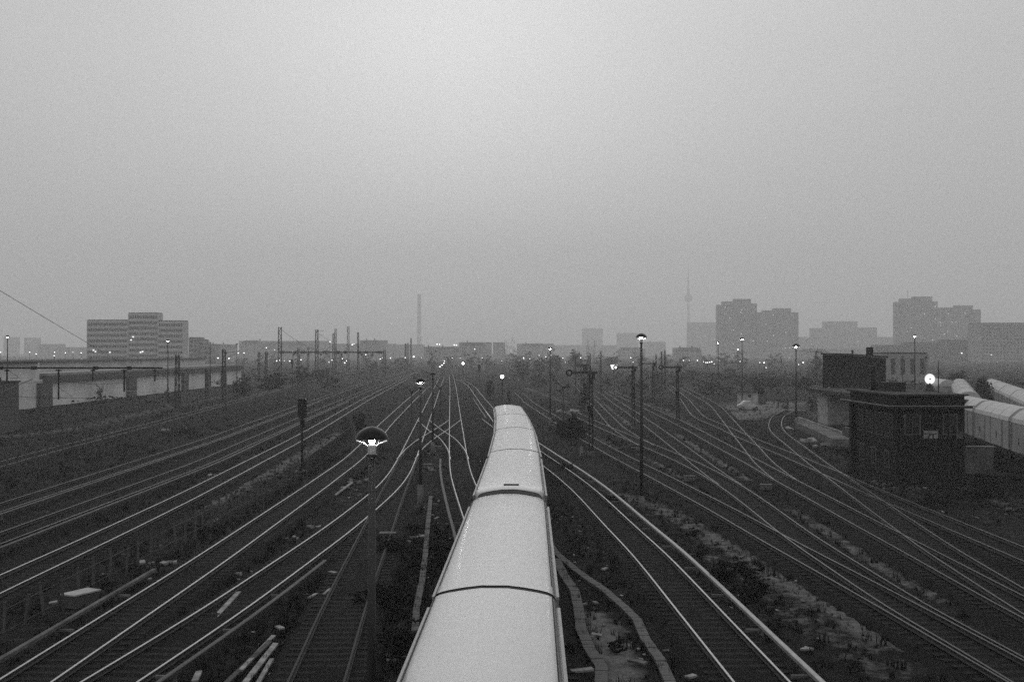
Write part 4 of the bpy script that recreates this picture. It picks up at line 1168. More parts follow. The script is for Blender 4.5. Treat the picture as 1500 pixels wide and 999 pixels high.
# ------------------------------------------------------------------ goods wagons
def wagon(x, y, rz, ln, label, group, side='wagon_side', top=4.35, detail=True, name='goods_wagon'):
    r = thing(name, label, 'goods wagon', (x, y, 0), rz, group)
    w = 1.4
    body = MB().b2((-w, -ln / 2, 0.95), (w, ln / 2, 3.25)).build('body', M[side], r)
    prof = [(-w - 0.05, 3.255), (-w + 0.05, 3.6), (-w + 0.45, 4.0), (-0.55, 4.27), (0, top), (0.55, 4.27), (w - 0.45, 4.0), (w - 0.05, 3.6), (w + 0.05, 3.255)]
    MB().prism(prof, -ln / 2 - 0.05, ln / 2 + 0.05).build('roof', M['tarp'], r, False)
    if detail:
        k = int(ln / 3.0)
        for i in range(k + 1):
            yy = -ln / 2 + ln * i / k
            rb = MB().sweep([(0, 0, 0), (0, 0.08, 0)], [(0, 0)] * 0 or [(p[0] * 1.012, p[1] + 0.02) for p in prof])
            o = rb.build('roof_rib', M['tarp'], r); o.location = (0, yy - 0.04, 0)
            for s in (-1, 1): MB().box((s * (w + 0.03), yy, 2.1), (0.07, 0.12, 2.28)).build('side_rib', M['wagon_side'], r)
        for s in (-1, 1):
            for yy in (-ln / 4, ln / 4):
                dd = MB().box((s * (w + 0.05), yy, 2.1), (0.06, 2.2, 2.1)).build('sliding_door', M['wagon_side'], r)
                MB().box((s * (w + 0.1), yy + 0.7, 1.9), (0.05, 0.08, 0.5)).build('handle', M['dark_metal'], dd)
    MB().b2((-1.2, -ln / 2 + 0.1, 0.72), (1.2, ln / 2 - 0.1, 0.945)).build('underframe', M['dark_metal'], r)
    for s in (-1, 1):
        wh = MB().cyl((-0.8, s * ln * 0.32, 0.46), (0.8, s * ln * 0.32, 0.46), 0.08, n=8)
        for e in (-1, 1): wh.cyl((e * 0.68, s * ln * 0.32, 0.46), (e * 0.82, s * ln * 0.32, 0.46), 0.46, n=12)
        wh.build('wheelset', M['dark_metal'], r)
        for e in (-0.85, 0.85): MB().cyl((e, s * ln / 2, 0.98), (e, s * (ln / 2 + 0.42), 0.98), 0.1, 0.17, n=8).build('buffer', M['dark_metal'], r)
    return r
def wagon_row(p0, p1, n, labels, group, **kw):
    a, b = Vector(p0), Vector(p1)
    rz = -math.atan2(b.x - a.x, b.y - a.y)
    L_ = (b - a).length / n
    for k in range(n):
        c = a.lerp(b, (k + 0.5) / n)
        wagon(c.x, c.y, rz, L_ - 1.1, labels[k], group, **kw)
wagon_row((38.6, 77.0, 0), (47.6, 121.0, 0), 3, ['pale covered wagon cut by the frame edge beside the signal box', 'pale covered wagon whose end joint shows beside the signal box roof', 'covered wagon half hidden behind the signal box roof'], 'pale covered wagons by the signal box')
wagon_row((51.8, 129.0, 0), (75.5, 192.0, 0), 4, ['round-roofed wagon with ribbed cover behind the signal box, front of its string', 'second round-roofed wagon of the ribbed string behind the signal box', 'third round-roofed wagon of the ribbed string', 'last round-roofed wagon of the ribbed string before the bushes'], 'round-roofed wagons beyond the signal box')
wagon_row((49.2, 102.0, 0), (80.0, 190.0, 0), 5, ['large round-roofed wagon at the frame edge past the dark bushes', 'second round-roofed wagon in the string past the dark bushes', 'third round-roofed wagon in the string past the dark bushes', 'fourth round-roofed wagon in the string past the dark bushes', 'farthest round-roofed wagon in the string past the dark bushes'], 'round-roofed wagons past the dark bushes')
wagon(PX(1378, 190), 190, R(-10), 12, 'single round-topped wagon end seen beside the round floodlight', None)

# ------------------------------------------------------------------ warehouse on the left
def warehouse():
    r = thing('warehouse', 'long low pale warehouse with flat dark roof edge beyond the fence', 'warehouse', (0, 0, GZ))
    xw = -78.5
    MB().b2((xw - 30, 150, -0.1), (xw, 330, 4.6)).build('wall', M['pale_wall'], r)
    MB().b2((xw - 30, 150, 4.605), (xw - 0.4, 190, 7.5)).build('end_block', M['pale_wall'], r)
    MB().b2((xw - 29, 150.5, 7.505), (xw + 0.4, 189.5, 7.66)).build('end_roof', M['roof_felt'], r)
    MB().b2((xw - 1.2, 190.5, 4.05), (xw + 0.7, 330, 5.2)).build('canopy_fascia', M['wall_dark'], r)
    MB().b2((xw - 30, 190.6, 5.205), (xw + 0.5, 330, 5.6)).build('roof', M['wall_grey'], r)
    MB().b2((xw - 30, 196, 5.61), (xw - 9, 325, 7.3)).build('roof_lantern', M['pale_wall'], r)
    MB().b2((xw - 30, 195, 7.31), (xw - 8, 326, 7.42)).build('lantern_roof', M['roof_felt'], r)
    for px, w in ((69, 2.27), (195.5, 2.1), (273.5, 1.8), (307, 1.5), (330, 1.5)):
        d = 1667 * 77.8 / (750 - px)
        MB().b2((xw + 0.003, d - w * 1.1, -0.1), (xw + 0.68, d + w * 1.1, 4.045)).build('pier', M['wall_dark'], r)
    for dd in (163, 171, 179): MB().b2((xw - 0.2, dd, 0), (xw + 0.06, dd + 2.2, 2.6)).build('door', M['wall_grey'], r)
warehouse()
def end_shed():
    d = 128.0
    r = thing('dark_shed', 'small dark shed in front of the warehouse end at the frame edge', 'shed', (PX(-5, d), d, GZ))
    zt = PZ(561, d) - GZ
    MB().b2((-5, 0, -0.1), (0.35, 5, zt)).build('wall', M['wall_dark'], r)
    MB().b2((-5.3, -0.3, zt + 0.003), (0.45, 5.3, zt + 0.15)).build('roof', M['roof_felt'], r)
    MB().cyl((0.0, 1, zt + 0.15), (0.0, 1, zt + 0.6), 0.1, n=6).build('vent_pipe', M['dark_metal'], r)
end_shed()

# ------------------------------------------------------------------ buildings in the haze
def windows_grid(mb, x0, x1, y, z0, z1, nx_, nz, fw=0.55, fh=0.5):
    dx, dz = (x1 - x0) / nx_, (z1 - z0) / nz
    for i in range(nx_):
        for j in range(nz):
            cx, cz = x0 + dx * (i + 0.5), z0 + dz * (j + 0.5)
            a, b = dx * fw / 2, dz * fh / 2
            mb.add([(cx - a, y, cz - b), (cx + a, y, cz - b), (cx + a, y, cz + b), (cx - a, y, cz + b)], [(0, 1, 2, 3)])

def block(label, d, steps, depth, m='wall_grey', storey=3.0, bay=3.2, lit=(), cat='building', name='apartment_block', group=None, win=True, fw=0.5, fh=0.45, antenna=None):
    """steps: (px left, px right, y top) of neighbouring bodies of one building, at distance d."""
    xm = PX((steps[0][0] + steps[-1][1]) / 2, d)
    r = thing(name, label, cat, (xm, d, GZ), 0, group)
    wb = MB()
    for k, (a, b, yt) in enumerate(steps):
        x0, x1, z = PX(a, d) - xm, PX(b, d) - xm, PZ(yt, d) - GZ
        off = 0.6 * (k % 2)
        body = MB().b2((x0, off, -1), (x1, depth - off, z)).build('wall', M[m], r)
        MB().b2((x0 + 0.3, off + 0.3, z + 0.003), (x1 - 0.3, depth - off - 0.3, z + 0.5)).build('roof', M['roof_felt'], body)
        if win:
            nx_ = max(1, round((x1 - x0) / bay)); nz = max(1, int((z - 1) / storey))
            windows_grid(wb, x0 + 0.4, x1 - 0.4, off - 0.04, z - 0.6 - nz * storey, z - 0.6, nx_, nz, fw, fh)
    if wb.v: stuff(wb.build('windows', M['glass'], r))
    for px, py in lit:
        cx, cz = PX(px, d) - xm, PZ(py, d) - GZ
        s = max(0.55, d / F_PX * 0.62)
        MB().box((cx, -0.12, cz), (s * 1.7, 0.1, s * 1.3)).build('lit_window', M['lit_window'], r)
    if antenna:
        px, y0, y1 = antenna
        MB().cyl((PX(px, d) - xm, depth / 2, PZ(y0, d) - GZ), (PX(px, d) - xm, depth / 2, PZ(y1, d) - GZ), 0.25, n=5).build('antenna', M['dark_metal'], r)
    return r
Z5 = lambda L_: [(1030 + a / 4.163, 400 + b / 4.163) for a, b in L_]
Z6 = lambda L_: [(1250 + a / 4.996, 400 + b / 4.996) for a, b in L_]
block('tall stepped tower block with scattered lit windows, taller of the joined pair', 1650, [(1050, 1058, 447), (1058, 1075, 442), (1075, 1100, 438.5), (1100, 1109, 445)], 8,
      lit=Z5([(135, 208), (235, 223), (230, 240), (163, 275), (185, 348), (232, 370), (305, 413), (183, 432), (183, 498)]), group='tall tower blocks in the haze', name='tower_block')
block('stepped tower block with bright lit windows, lower of the joined pair', 1645, [(1109.3, 1117, 458), (1117, 1133, 455), (1133, 1159, 452), (1159, 1170, 458)], 8,
      lit=Z5([(428, 258), (383, 311), (430, 380), (505, 362), (390, 415), (500, 457), (528, 455), (526, 518)]), group='tall tower blocks in the haze', name='tower_block')
block('tall tower block with roof antenna behind the signal box', 1560, [(1311, 1319, 443), (1319, 1338, 438), (1338, 1366, 435), (1366, 1374, 442)], 8,
      lit=Z6([(600, 245), (520, 297), (600, 333), (395, 427), (425, 402), (580, 490), (522, 530)]), group='tall tower blocks in the haze', name='tower_block', antenna=(1331.5, 439, 425))
block('lower tower block joined to the one with the roof antenna', 1555, [(1374.3, 1399, 451), (1399, 1426, 448), (1426, 1437, 454)], 8,
      lit=Z6([(637, 362), (638, 385), (695, 297), (818, 295), (722, 360), (752, 360), (693, 427), (668, 447), (757, 463)]), group='tall tower blocks in the haze', name='tower_block')
block('pale hazy tower block beside the joined pair, toward the faint television tower', 2900, [(1008, 1050, 472.5)], 24, group='tall tower blocks in the haze', name='tower_block', lit=[(1043, 486), (1047, 497), (1033, 492)])
block('long dark flat building with pale roof strip at the frame edge', 1020, [(1437.5, 1520, 473.5)], 30, m='wall_grey', lit=[(1411, 517)] and [(1452, 520)], name='office_building')
block('stepped hazy apartment block between the two tower pairs', 2300, [(1170, 1190, 494), (1190, 1209, 481), (1209, 1256, 471), (1256, 1285, 480), (1285, 1311, 494)], 24, lit=[(1257, 500), (1189, 504)], name='apartment_block')
block('low broad building across the foot of the tower pair with antenna', 1080, [(1285, 1330, 506), (1330, 1385, 502), (1385, 1437, 498)], 20, m='wall_dark', name='office_building', lit=[(1408, 517)])
block('low hall with tall bright window bays behind the signal box', 330, [(1299, 1360, 518.5)], 20, m='wall_grey', name='hall', storey=6, bay=3.4, fw=0.45, fh=0.75)
MBroof = None
block('office block with bands of windows and raised stair tower beyond the warehouse', 680, [(127, 187, 469.5), (187, 231, 459), (231, 268.5, 470.5)], 10.8, m='office_wall', storey=3.3, bay=1.6, fw=0.86, fh=0.5, name='office_building',
      lit=[(195, 493.5), (137, 513), (140, 515), (161, 516), (192, 498), (206, 516), (209, 515)])
block('stepped low annex at the side of the banded office block', 720, [(276.5, 290, 495), (290, 297, 498), (297, 312, 505)], 16, name='office_building')
for a, b, y, d, lb in ((5, 24, 494, 1500, 'faint hazy tower left of the warehouse roof lamps'), (35, 55, 495, 1450, 'faint hazy tower with a pointed top above the warehouse'), (55, 90, 504.5, 1100, 'hazy flat block above the warehouse roof'), (90, 127, 509, 1000, 'hazy low block next to the banded office block'),
                       (299, 342, 505, 800, 'hazy flat block behind the unlit lamp posts'), (350, 480, 500, 900, 'long hazy hall roof behind the tall lattice masts'), (480, 530, 504, 950, 'hazy block at the end of the far mast row'), (527, 566, 499, 850, 'hazy block with rooftop ledge beside the far catenary beam'), (566, 580, 504, 1000, 'narrow hazy block beside the rooftop ledge block'),
                       (580, 621, 505, 1100, 'hazy block at the foot of the tall chimney'), (621, 672, 508.5, 750, 'hazy flat-roofed block behind the row of bright yard lights'), (672, 720, 502, 800, 'hazy flat-roofed block at the end of the centre tracks'), (722, 740, 502, 850, 'hazy narrow block beside the three poplars'), (757, 812, 504, 1000, 'long hazy block beyond the three poplars'),
                       (853, 883, 481, 2100, 'very faint hazy tower behind the signal gantry'), (904, 935, 488, 1900, 'very faint hazy tower beside the tall lit lamp'), (944, 975, 501, 1500, 'faint hazy block behind the tall lit lamp'), (812, 904, 506, 1500, 'faint long block along the horizon behind the signal gantry'),
                       (988, 1026, 510, 800, 'hazy gabled block behind the clear standing semaphore'), (1170, 1300, 512, 900, 'hazy low terrace across the foot of the stepped apartment block')):
    d *= 1.7
    block(lb, d, [(a, b, y)], 18, name='city_block', group='city blocks fading into the haze', win=d < 1300)
def gable(label, px0, px1, ye, yr, d, m='wall_grey', chim=()):
    """hazy building with a pitched roof: eaves and ridge heights in the photograph, at distance d."""
    x0, x1 = PX(px0, d), PX(px1, d); xm = (x0 + x1) / 2; w = (x1 - x0) / 2
    r = thing('city_house', label, 'building', (xm, d, GZ), 0, 'pitched roofs along the hazy skyline')
    ze, zr = PZ(ye, d) - GZ, PZ(yr, d) - GZ
    MB().b2((-w, 0, -1), (w, 12, ze)).build('wall', M[m], r)
    hip = min(w * 0.4, 5)
    rf = MB().add([(-w - .4, -.4, ze), (w + .4, -.4, ze), (w + .4, 12.4, ze), (-w - .4, 12.4, ze), (-w + hip, 6, zr), (w - hip, 6, zr)], [(0, 1, 5, 4), (1, 2, 5), (2, 3, 4, 5), (3, 0, 4), (0, 3, 2, 1)]).build('roof', M['roof_felt'], r)
    for p in chim: MB().box((PX(p, d) - xm, 6, zr + 0.4), (1.2, 1.0, 3.0)).build('chimney', M['wall_dark'], rf)
for a, b, ye, yr, d, ch, lb in ((299, 340, 508, 504, 780, (310, 325), 'hazy pitched roof between the office annex and the long hall'), (352, 382, 503, 498.5, 880, (379,), 'steep hazy roof with chimney left of the tallest lattice mast'),
        (383, 445, 505, 501, 900, (), 'long hazy pitched roof behind the tallest lattice mast'), (528, 556, 503, 498.5, 840, (536, 548), 'hazy pitched roof with two chimneys at the far beam end'), (622, 668, 511, 508, 740, (627, 648), 'hazy pitched roof beneath the paired floodlights'),
        (672, 712, 506, 501.5, 790, (684,), 'hazy mansard-like roof before the three poplars'), (760, 800, 507, 503, 980, (770,), 'hazy low roof to one side of the three poplars'), (989, 1028, 514, 509, 780, (997, 1015), 'hazy hipped roof with chimneys beyond the semaphores'),
        (905, 945, 513, 509, 1000, (), 'pale hazy roof behind the tall lit lamp'), (1172, 1215, 516, 511, 850, (1190,), 'hazy hipped roof over the tight curve lamp')):
    gable(lb, a, b, ye, yr, d * 1.5, chim=ch)

def tv_tower():
    d = 4350.0
    r = thing('television_tower', 'faint television tower with sphere and long antenna almost lost in haze', 'tower', (PX(1008.5, d), d, GZ))
    MB().lathe([(16, 0), (10, 20), (7.5, 60), (5.5, 120), (4.6, 195)], n=16).build('shaft', M['pale_wall'], r, True)
    MB().ball((0, 0, 214), 16, 20, 12).build('sphere', M['zinc'], r, True)
    MB().lathe([(5, 228), (4.5, 250), (2.6, 251), (2.4, 290), (1.3, 291), (1.1, 340), (0.5, 341), (0.4, 368)], n=10).build('antenna', M['wall_grey'], r)
tv_tower()
def chimney():
    d = 2900.0
    r = thing('factory_chimney', 'tall slim factory chimney fading into haze behind the skyline', 'chimney', (PX(614, d), d, GZ))
    MB().lathe([(6.2, 0), (5.3, 65), (4.4, PZ(433, d) - GZ)], n=16).build('shaft', M['pale_wall'], r, True)
    MB().lathe([(4.45, PZ(433, d) - GZ), (4.9, PZ(433, d) - GZ + 0.2), (4.9, PZ(433, d) - GZ + 3), (4.2, PZ(433, d) - GZ + 3)], n=16).build('rim', M['pale_wall'], r)
chimney()

# ------------------------------------------------------------------ distant lamps
ORD = 'first second third fourth fifth sixth seventh eighth ninth tenth eleventh twelfth thirteenth fourteenth fifteenth sixteenth seventeenth eighteenth nineteenth twentieth'.split()
def ordinal(k):
    if k < 20: return ORD[k]
    t, u = divmod(k + 1, 10)
    tens = {2: 'twenty', 3: 'thirty'}[t]
    return tens + '-' + ORD[u - 1] if u else {2: 'twentieth', 3: 'thirtieth'}[t]
def far_lamp(px, py, d, label, group, r=None, twin=False):
    z = PZ(py, d)
    root = thing('street_lamp', label, 'street lamp', (PX(px, d), d, GZ), 0, group)
    h = max(z - GZ, 1.0)
    MB().cyl((0, 0, 0), (0, 0, h), 0.09, 0.06, n=5).build('pole', M['dark_metal'], root)
    q = r or d / F_PX * 0.95
    MB().ball((0, -0.05, h), q, 8, 5, 0.8).build('lamp_head', M['far_glow'], root, True)
def lamps(pts, label, group):
    for q, p in enumerate(sorted(pts)):
        px, py, d = p[:3]; k = p[3] if len(p) > 3 else 0.95
        far_lamp(px, py, d, label % ordinal(q), group, r=d / F_PX * k * 0.75)
lamps([(1, 516, 420), (43.6, 516, 430), (53, 518.5, 410), (80, 516, 420), (79.5, 521, 400), (96, 517, 450), (107, 516, 460, 0.6), (119, 517, 420), (120, 526, 380)], '%s tiny glowing lamp above the warehouse roof, counting from the frame edge', 'lamps above the warehouse roof')
lamps([(319.5, 524.5, 420, 1.2), (335.5, 525, 410, 1.2), (349, 517, 500), (357.5, 517, 500), (390, 509.5, 500), (402.5, 512.5, 520, 0.6), (405.5, 528.5, 420), (409.5, 528, 430, 0.8), (416.5, 528.5, 430, 0.6), (424.5, 529, 430, 1.1), (441, 527, 440), (429, 515, 520, 0.5)], '%s tiny glowing lamp among the lattice masts, counting from the warehouse', 'lamps among the lattice masts')
lamps([(483.5, 500.5, 600), (486.5, 527.5, 500), (482, 530.5, 480, 0.7), (501.5, 525.5, 520), (507.5, 528.5, 500), (505, 531.5, 480, 1.1), (516, 505, 650, 1.3), (518.5, 504, 660, 0.7), (536, 519.5, 560), (557, 526, 520), (560, 524, 520, 0.6), (572, 525, 560), (572, 524, 500, 0.6), (593.5, 524, 540), (606, 522.5, 520, 1.6), (617, 524, 540, 0.6)], '%s tiny glowing lamp beyond the far mast row, counting towards the chimney', 'lamps beyond the far mast row')
lamps([(644.5, 537, 330, 1.35), (647.5, 534.7, 360, 1.2), (650.2, 532, 390, 1.1), (651, 529, 420, 0.9)], '%s of four bright yard lights stepping away along the centre tracks', 'row of bright lights along the centre tracks')
lamps([(640.3, 504.3, 640, 1.1), (644, 504.6, 640, 1.0), (665.5, 505.4, 640, 1.1), (668.5, 505.7, 640, 1.0)], '%s of four floodlights on thin masts above the flat hazy block', 'paired floodlights above the hazy block')
lamps([(695.5, 511.5, 640), (662.5, 524.5, 560, 0.7), (674, 524.5, 560, 0.6), (706.5, 524.5, 560, 0.6), (735, 528.5, 500, 0.5), (767, 524, 560), (767.5, 526, 540, 0.6), (776, 525.5, 560, 0.6), (790, 520.5, 600), (799.5, 522.5, 600), (824.5, 524.5, 560, 0.9), (828, 531, 520, 0.5), (850.5, 524, 560), (924, 524, 560), (927.5, 530.5, 520, 0.7), (807, 520.5, 560, 0.8)], '%s tiny glowing lamp on the horizon beyond the train, counting from the chimney', 'lamps along the horizon beyond the train')
lamps([(1001, 528, 520), (1009.5, 528, 520, 0.6), (1021.5, 528, 520, 1.0), (1030.5, 530, 520, 0.7), (1034, 531, 500, 1.0), (1036.5, 531, 510, 1.0), (1039.5, 530.5, 500, 1.0), (1042.5, 530, 510, 1.2), (1046, 533, 500, 0.7), (1084, 529.5, 470, 0.8), (1113, 531, 450, 0.8), (1119.3, 531.3, 430, 1.4), (1122, 538.5, 400, 0.9), (1170, 534, 420, 0.8), (1176.3, 531, 430, 1.2), (1409, 517.5, 500, 0.9)], '%s tiny glowing lamp below the tower blocks, counting from the semaphores', 'lamps along the road below the tower blocks')
def white_canopy():
    d = 300.0
    r = thing('lit_kiosk', 'small bright white lit box beside the thin mast beyond the semaphores', 'kiosk', (PX(899.5, d), d, GZ))
    z0, z1 = PZ(541, d) - GZ, PZ(534.5, d) - GZ
    MB().add([(-0.9, 0, z1), (0.95, 0, z1), (0.55, 0, z0), (-0.45, 0, z0), (-0.9, 1.2, z1), (0.95, 1.2, z1), (0.55, 1.2, z0), (-0.45, 1.2, z0)], [(0, 1, 2, 3), (4, 7, 6, 5), (0, 4, 5, 1), (3, 2, 6, 7), (0, 3, 7, 4), (1, 5, 6, 2)]).build('lit_panel', M['lit_window'], r)
    MB().cyl((0.05, 0.6, 0), (0.05, 0.6, z0), 0.12, n=6).build('post', M['dark_metal'], r)
    MB().b2((PX(868, d) - PX(899.5, d), 0.5, z0 - 0.1), (-0.95, 0.7, z0 + 0.25)).build('rail_sign', M['concrete'], r)
white_canopy()

# ------------------------------------------------------------------ vegetation
def leaf_cloud(n, blobs, size, gap=0.35):
    """leaf-sized faces spread through the volume of several uneven blobs."""
    vs, fs = [], []
    w = np.array([b[3] * b[4] * b[5] for b in blobs]); w = w / w.sum()
    cnt = rng.multinomial(n, w)
    for b, c in zip(blobs, cnt):
        nc = max(3, c // 14)
        u = rng.normal(size=(nc, 3)); u /= np.linalg.norm(u, axis=1)[:, None]
        rr = rng.uniform(0.35, 1.0, nc) ** 0.5
        cl = np.array(b[:3]) + u * rr[:, None] * np.array(b[3:6])
        for k in range(c):
            p = cl[rng.integers(nc)] + rng.normal(0, gap, 3) * np.array(b[3:6]) * 0.45
            s = size * rng.uniform(0.6, 1.4)
            a = rng.normal(size=3); a /= np.linalg.norm(a)
            t = np.cross(a, (0, 0, 1.0)); t /= np.linalg.norm(t) + 1e-6
            q = np.cross(a, t)
            o = len(vs)
            vs += [tuple(p - t * s * 0.5), tuple(p + q * s * 0.35), tuple(p + t * s * 0.5), tuple(p - q * s * 0.35)]
            fs.append((o, o + 1, o + 2, o + 3))
    return vs, fs
def tree(px, ybase, ytop, d, wpx, label, kind='tree', m='leaf', n=500, group=None, blobs=None, trunk=0.2):
    r = thing(kind, label, 'tree' if 'tree' in kind or kind == 'poplar' else 'bush', (PX(px, d), d, GZ), random.uniform(0, 6), group)
    h = PZ(ytop, d) - GZ
    w = wpx * d / F_PX
    z0 = h * trunk
    MB().cyl((0, 0, -0.1), (0, 0, h * 0.6), max(0.05, w * 0.05), max(0.02, w * 0.015), n=7).build('trunk', M['bark'], r)
    lim = MB()
    for k in range(5):
        a = k * 1.3 + random.random(); zz = z0 + (h - z0) * random.uniform(0.05, 0.4)
        lim.cyl((0, 0, zz), (math.cos(a) * w * 0.3, math.sin(a) * w * 0.3, zz + h * 0.25), max(0.02, w * 0.018), 0.015, n=4)
    lim.build('limb', M['bark'], r)
    if blobs is None:
        blobs = []
        nb = 8
        for k in range(nb):
            a = random.uniform(0, 6.28); q = random.uniform(0.1, 0.55)
            zz = (0.2, 0.32, 0.45, 0.55, 0.65, 0.78, 0.3, 0.15)[k]
            if zz > 0.6: q *= 0.5
            blobs.append((math.cos(a) * w / 2 * q, math.sin(a) * w / 2 * q, z0 + (h - z0) * zz, w * random.uniform(0.24, 0.36), w * random.uniform(0.24, 0.36), (h - z0) * random.uniform(0.18, 0.26)))
    vs, fs = leaf_cloud(n, blobs, max(0.12, w * 0.07))
    raw('crown', vs, fs, M[m], r)
    return r
def poplar(px, yt, d, w, label):
    h = PZ(yt, d) - GZ; ww = w * d / F_PX
    bl = [(random.uniform(-0.06, 0.06) * ww, 0, h * f, ww * q * 0.5, ww * q * 0.5, h * 0.14) for f, q in ((0.18, 0.7), (0.3, 0.95), (0.45, 1.0), (0.6, 0.95), (0.74, 0.75), (0.86, 0.5), (0.93, 0.25))]
    tree(px, 530, yt, d, w, label, 'poplar', 'leaf', 900, 'slim poplars on the horizon', bl, 0.05)
poplar(741, 493, 700, 7, 'shortest and outermost of the three slim poplars')
poplar(746, 494.5, 705, 5, 'thin middle poplar of the three')
poplar(751.5, 491.5, 700, 8, 'broadest of the three slim poplars')
poplar(861, 495, 800, 7, 'hazy slim poplar behind the signal gantry')
poplar(869.5, 496, 800, 8, 'hazy broad poplar beside its slimmer twin behind the gantry')
for px, yb, yt, d, w, lb, kind, m, n in (
    (125, 578, 569, 215, 9, 'small loose bush before the pale warehouse wall', 'bush', 'leaf_dark', 400),
    (148, 578, 559, 212, 18, 'upright dark bush before the pale warehouse wall', 'bush', 'leaf_dark', 900),
    (245, 575, 566, 240, 10, 'small dark bush by the second warehouse pier', 'bush', 'leaf_dark', 400),
    (837, 634, 606, 121, 30, 'large dark bush half covering a junk heap beyond the train', 'bush', 'leaf_dark', 2600),
    (850, 635, 613, 119, 20, 'ragged dark bush between the junk heap and the largest semaphore', 'bush', 'leaf_dark', 1200),
    (825, 633, 614, 123, 18, 'ragged dark bush on the train side of the junk heap', 'bush', 'leaf_dark', 1000),
    (818, 625, 606, 128, 22, 'lower bush at the foot of the lamp beyond the train', 'bush', 'leaf_dark', 900),
    (856, 598, 551, 175, 20, 'dark upright tree hugging the largest semaphore', 'tree', 'leaf_dark', 1600),
    (718, 585, 550, 215, 16, 'dark round tree just beyond the far end of the train', 'tree', 'leaf_dark', 1400),
    (745, 590, 566, 200, 10, 'small dark bush behind the white light signal', 'bush', 'leaf_dark', 700),
    (528, 625, 604, 135, 26, 'dark bush behind the near lamp hood', 'bush', 'leaf_dark', 1500),
    (505, 630, 610, 128, 22, 'dark bush at the end of the dense barred fence', 'bush', 'leaf', 1200),
    (1196, 560, 512, 330, 24, 'round hazy tree beside the tall brick building', 'tree', 'leaf', 1600),
    (1404, 572, 543, 260, 34, 'dark rounded tree above the round wagons', 'tree', 'leaf_dark', 2000),
    (1443, 590, 552, 165, 34, 'dark bushy tree between the two wagon strings', 'tree', 'leaf_dark', 2400),
    (1335, 570, 560, 180, 10, 'small dark bush at the foot of the lit lamp behind the signal box', 'bush', 'leaf_dark', 500),
    (1108, 575, 553, 260, 22, 'dark bush above the small yard hut', 'bush', 'leaf_dark', 900),
    (1133, 568, 553, 300, 40, 'broad dark hedge-like bush beyond the yard hut', 'bush', 'leaf_dark', 1200),
    (1180, 575, 552, 280, 40, 'broad dark bush beside the tight curve lamp', 'bush', 'leaf_dark', 1200),
    (1222, 585, 560, 190, 24, 'dark bush under the brick building', 'bush', 'leaf_dark', 900),
    (1225, 606, 592, 160, 26, 'low dark bush before the light wing wall', 'bush', 'leaf_dark', 900),
    (1060, 562, 546, 380, 44, 'hazy broad bush behind the distant thin lamp', 'bush', 'leaf', 900),
    (1150, 600, 588, 180, 14, 'weedy bush near the small buffer stop', 'bush', 'leaf', 500),
    (1190, 600, 578, 175, 22, 'dark bush beside the sandy yard', 'bush', 'leaf_dark', 900),
    (790, 560, 521, 420, 26, 'hazy round tree beyond the white light signal', 'tree', 'leaf', 1000),
    (815, 560, 518, 460, 30, 'hazy round tree left of the signal gantry', 'tree', 'leaf', 1000),
    (840, 560, 512, 560, 36, 'pale hazy tree crown above the signal gantry', 'tree', 'leaf', 1000),
    (766, 565, 530, 380, 34, 'hazy spreading tree behind the white light signal', 'tree', 'leaf', 1000),
    (760, 560, 525, 520, 20, 'hazy tree at the foot of the three poplars', 'tree', 'leaf', 800),
    (895, 560, 520, 620, 30, 'hazy tree behind the small lit box', 'tree', 'leaf', 800),
    (1095, 850, 0, 0, 0, '', '', '', 0),
    (545, 560, 527, 480, 24, 'hazy bush clump at the end of the far catenary beam', 'tree', 'leaf', 800),
    (1015, 560, 540, 420, 30, 'hazy bush beyond the clear standing semaphore', 'bush', 'leaf', 800),
    (963, 575, 545, 330, 30, 'hazy bush behind the smallest semaphore', 'bush', 'leaf', 800),
    (440, 560, 538, 330, 36, 'dark bush beneath the far mast row', 'bush', 'leaf_dark', 1000),
    (400, 570, 548, 280, 50, 'broad weedy bush between the short masts', 'bush', 'leaf_dark', 1400),
    (355, 580, 553, 240, 36, 'weedy bush at the warehouse end', 'bush', 'leaf_dark', 1200),
    (470, 555, 540, 380, 40, 'low dark bush under the insulator mast', 'bush', 'leaf_dark', 1000)):
    if n: tree(px, yb, yt, d, w, lb, kind, m, n, group='trees beyond the yard' if kind == 'tree' else 'bushes around the yard', trunk=0.0 if kind == 'bush' else 0.12)
nt_k = -1
for k in range(34):
    px = 285 + k * 31 + random.uniform(-9, 9)
    d = random.uniform(520, 760)
    if 1195 < px < 1300: continue
    nt_k += 1
    tree(px, 535, random.uniform(511, 521), d, random.uniform(16, 34), '%s soft hazy tree under the skyline, counting from the office block' % ordinal(nt_k), 'tree', 'leaf', 420, group='hazy trees under the skyline', trunk=0.05)
# near shrubs on the sandy strip
def near_bush(px, py, w, h, label, n=900, m='leaf_dark'):
    c = G(px, py, GZ)
    r = thing('bush', label, 'bush', c, 0, 'bushes around the yard')
    st = MB()
    for k in range(7):
        a = random.uniform(0, 6.28); st.cyl((0, 0, 0), (math.cos(a) * w * 0.4, math.sin(a) * w * 0.4, h * random.uniform(0.5, 0.95)), 0.02, 0.006, n=4)
    st.build('stem', M['bark'], r)
    bl = [(random.uniform(-1, 1) * w * 0.3, random.uniform(-1, 1) * w * 0.3, h * random.uniform(0.25, 0.75), w * 0.24, w * 0.24, h * 0.25) for _ in range(6)]
    vs, fs = leaf_cloud(n, bl, 0.09)
    raw('foliage', vs, fs, M[m], r)
near_bush(1062, 862, 1.3, 1.0, 'dark bush on the dry strip beside the bright pale covered rail', 1400)
near_bush(1095, 845, 1.2, 0.8, 'dark spreading bush on the dry grass strip', 1100)
near_bush(1110, 880, 1.4, 0.7, 'low dark bush beside the bright pale covered rail', 1100)
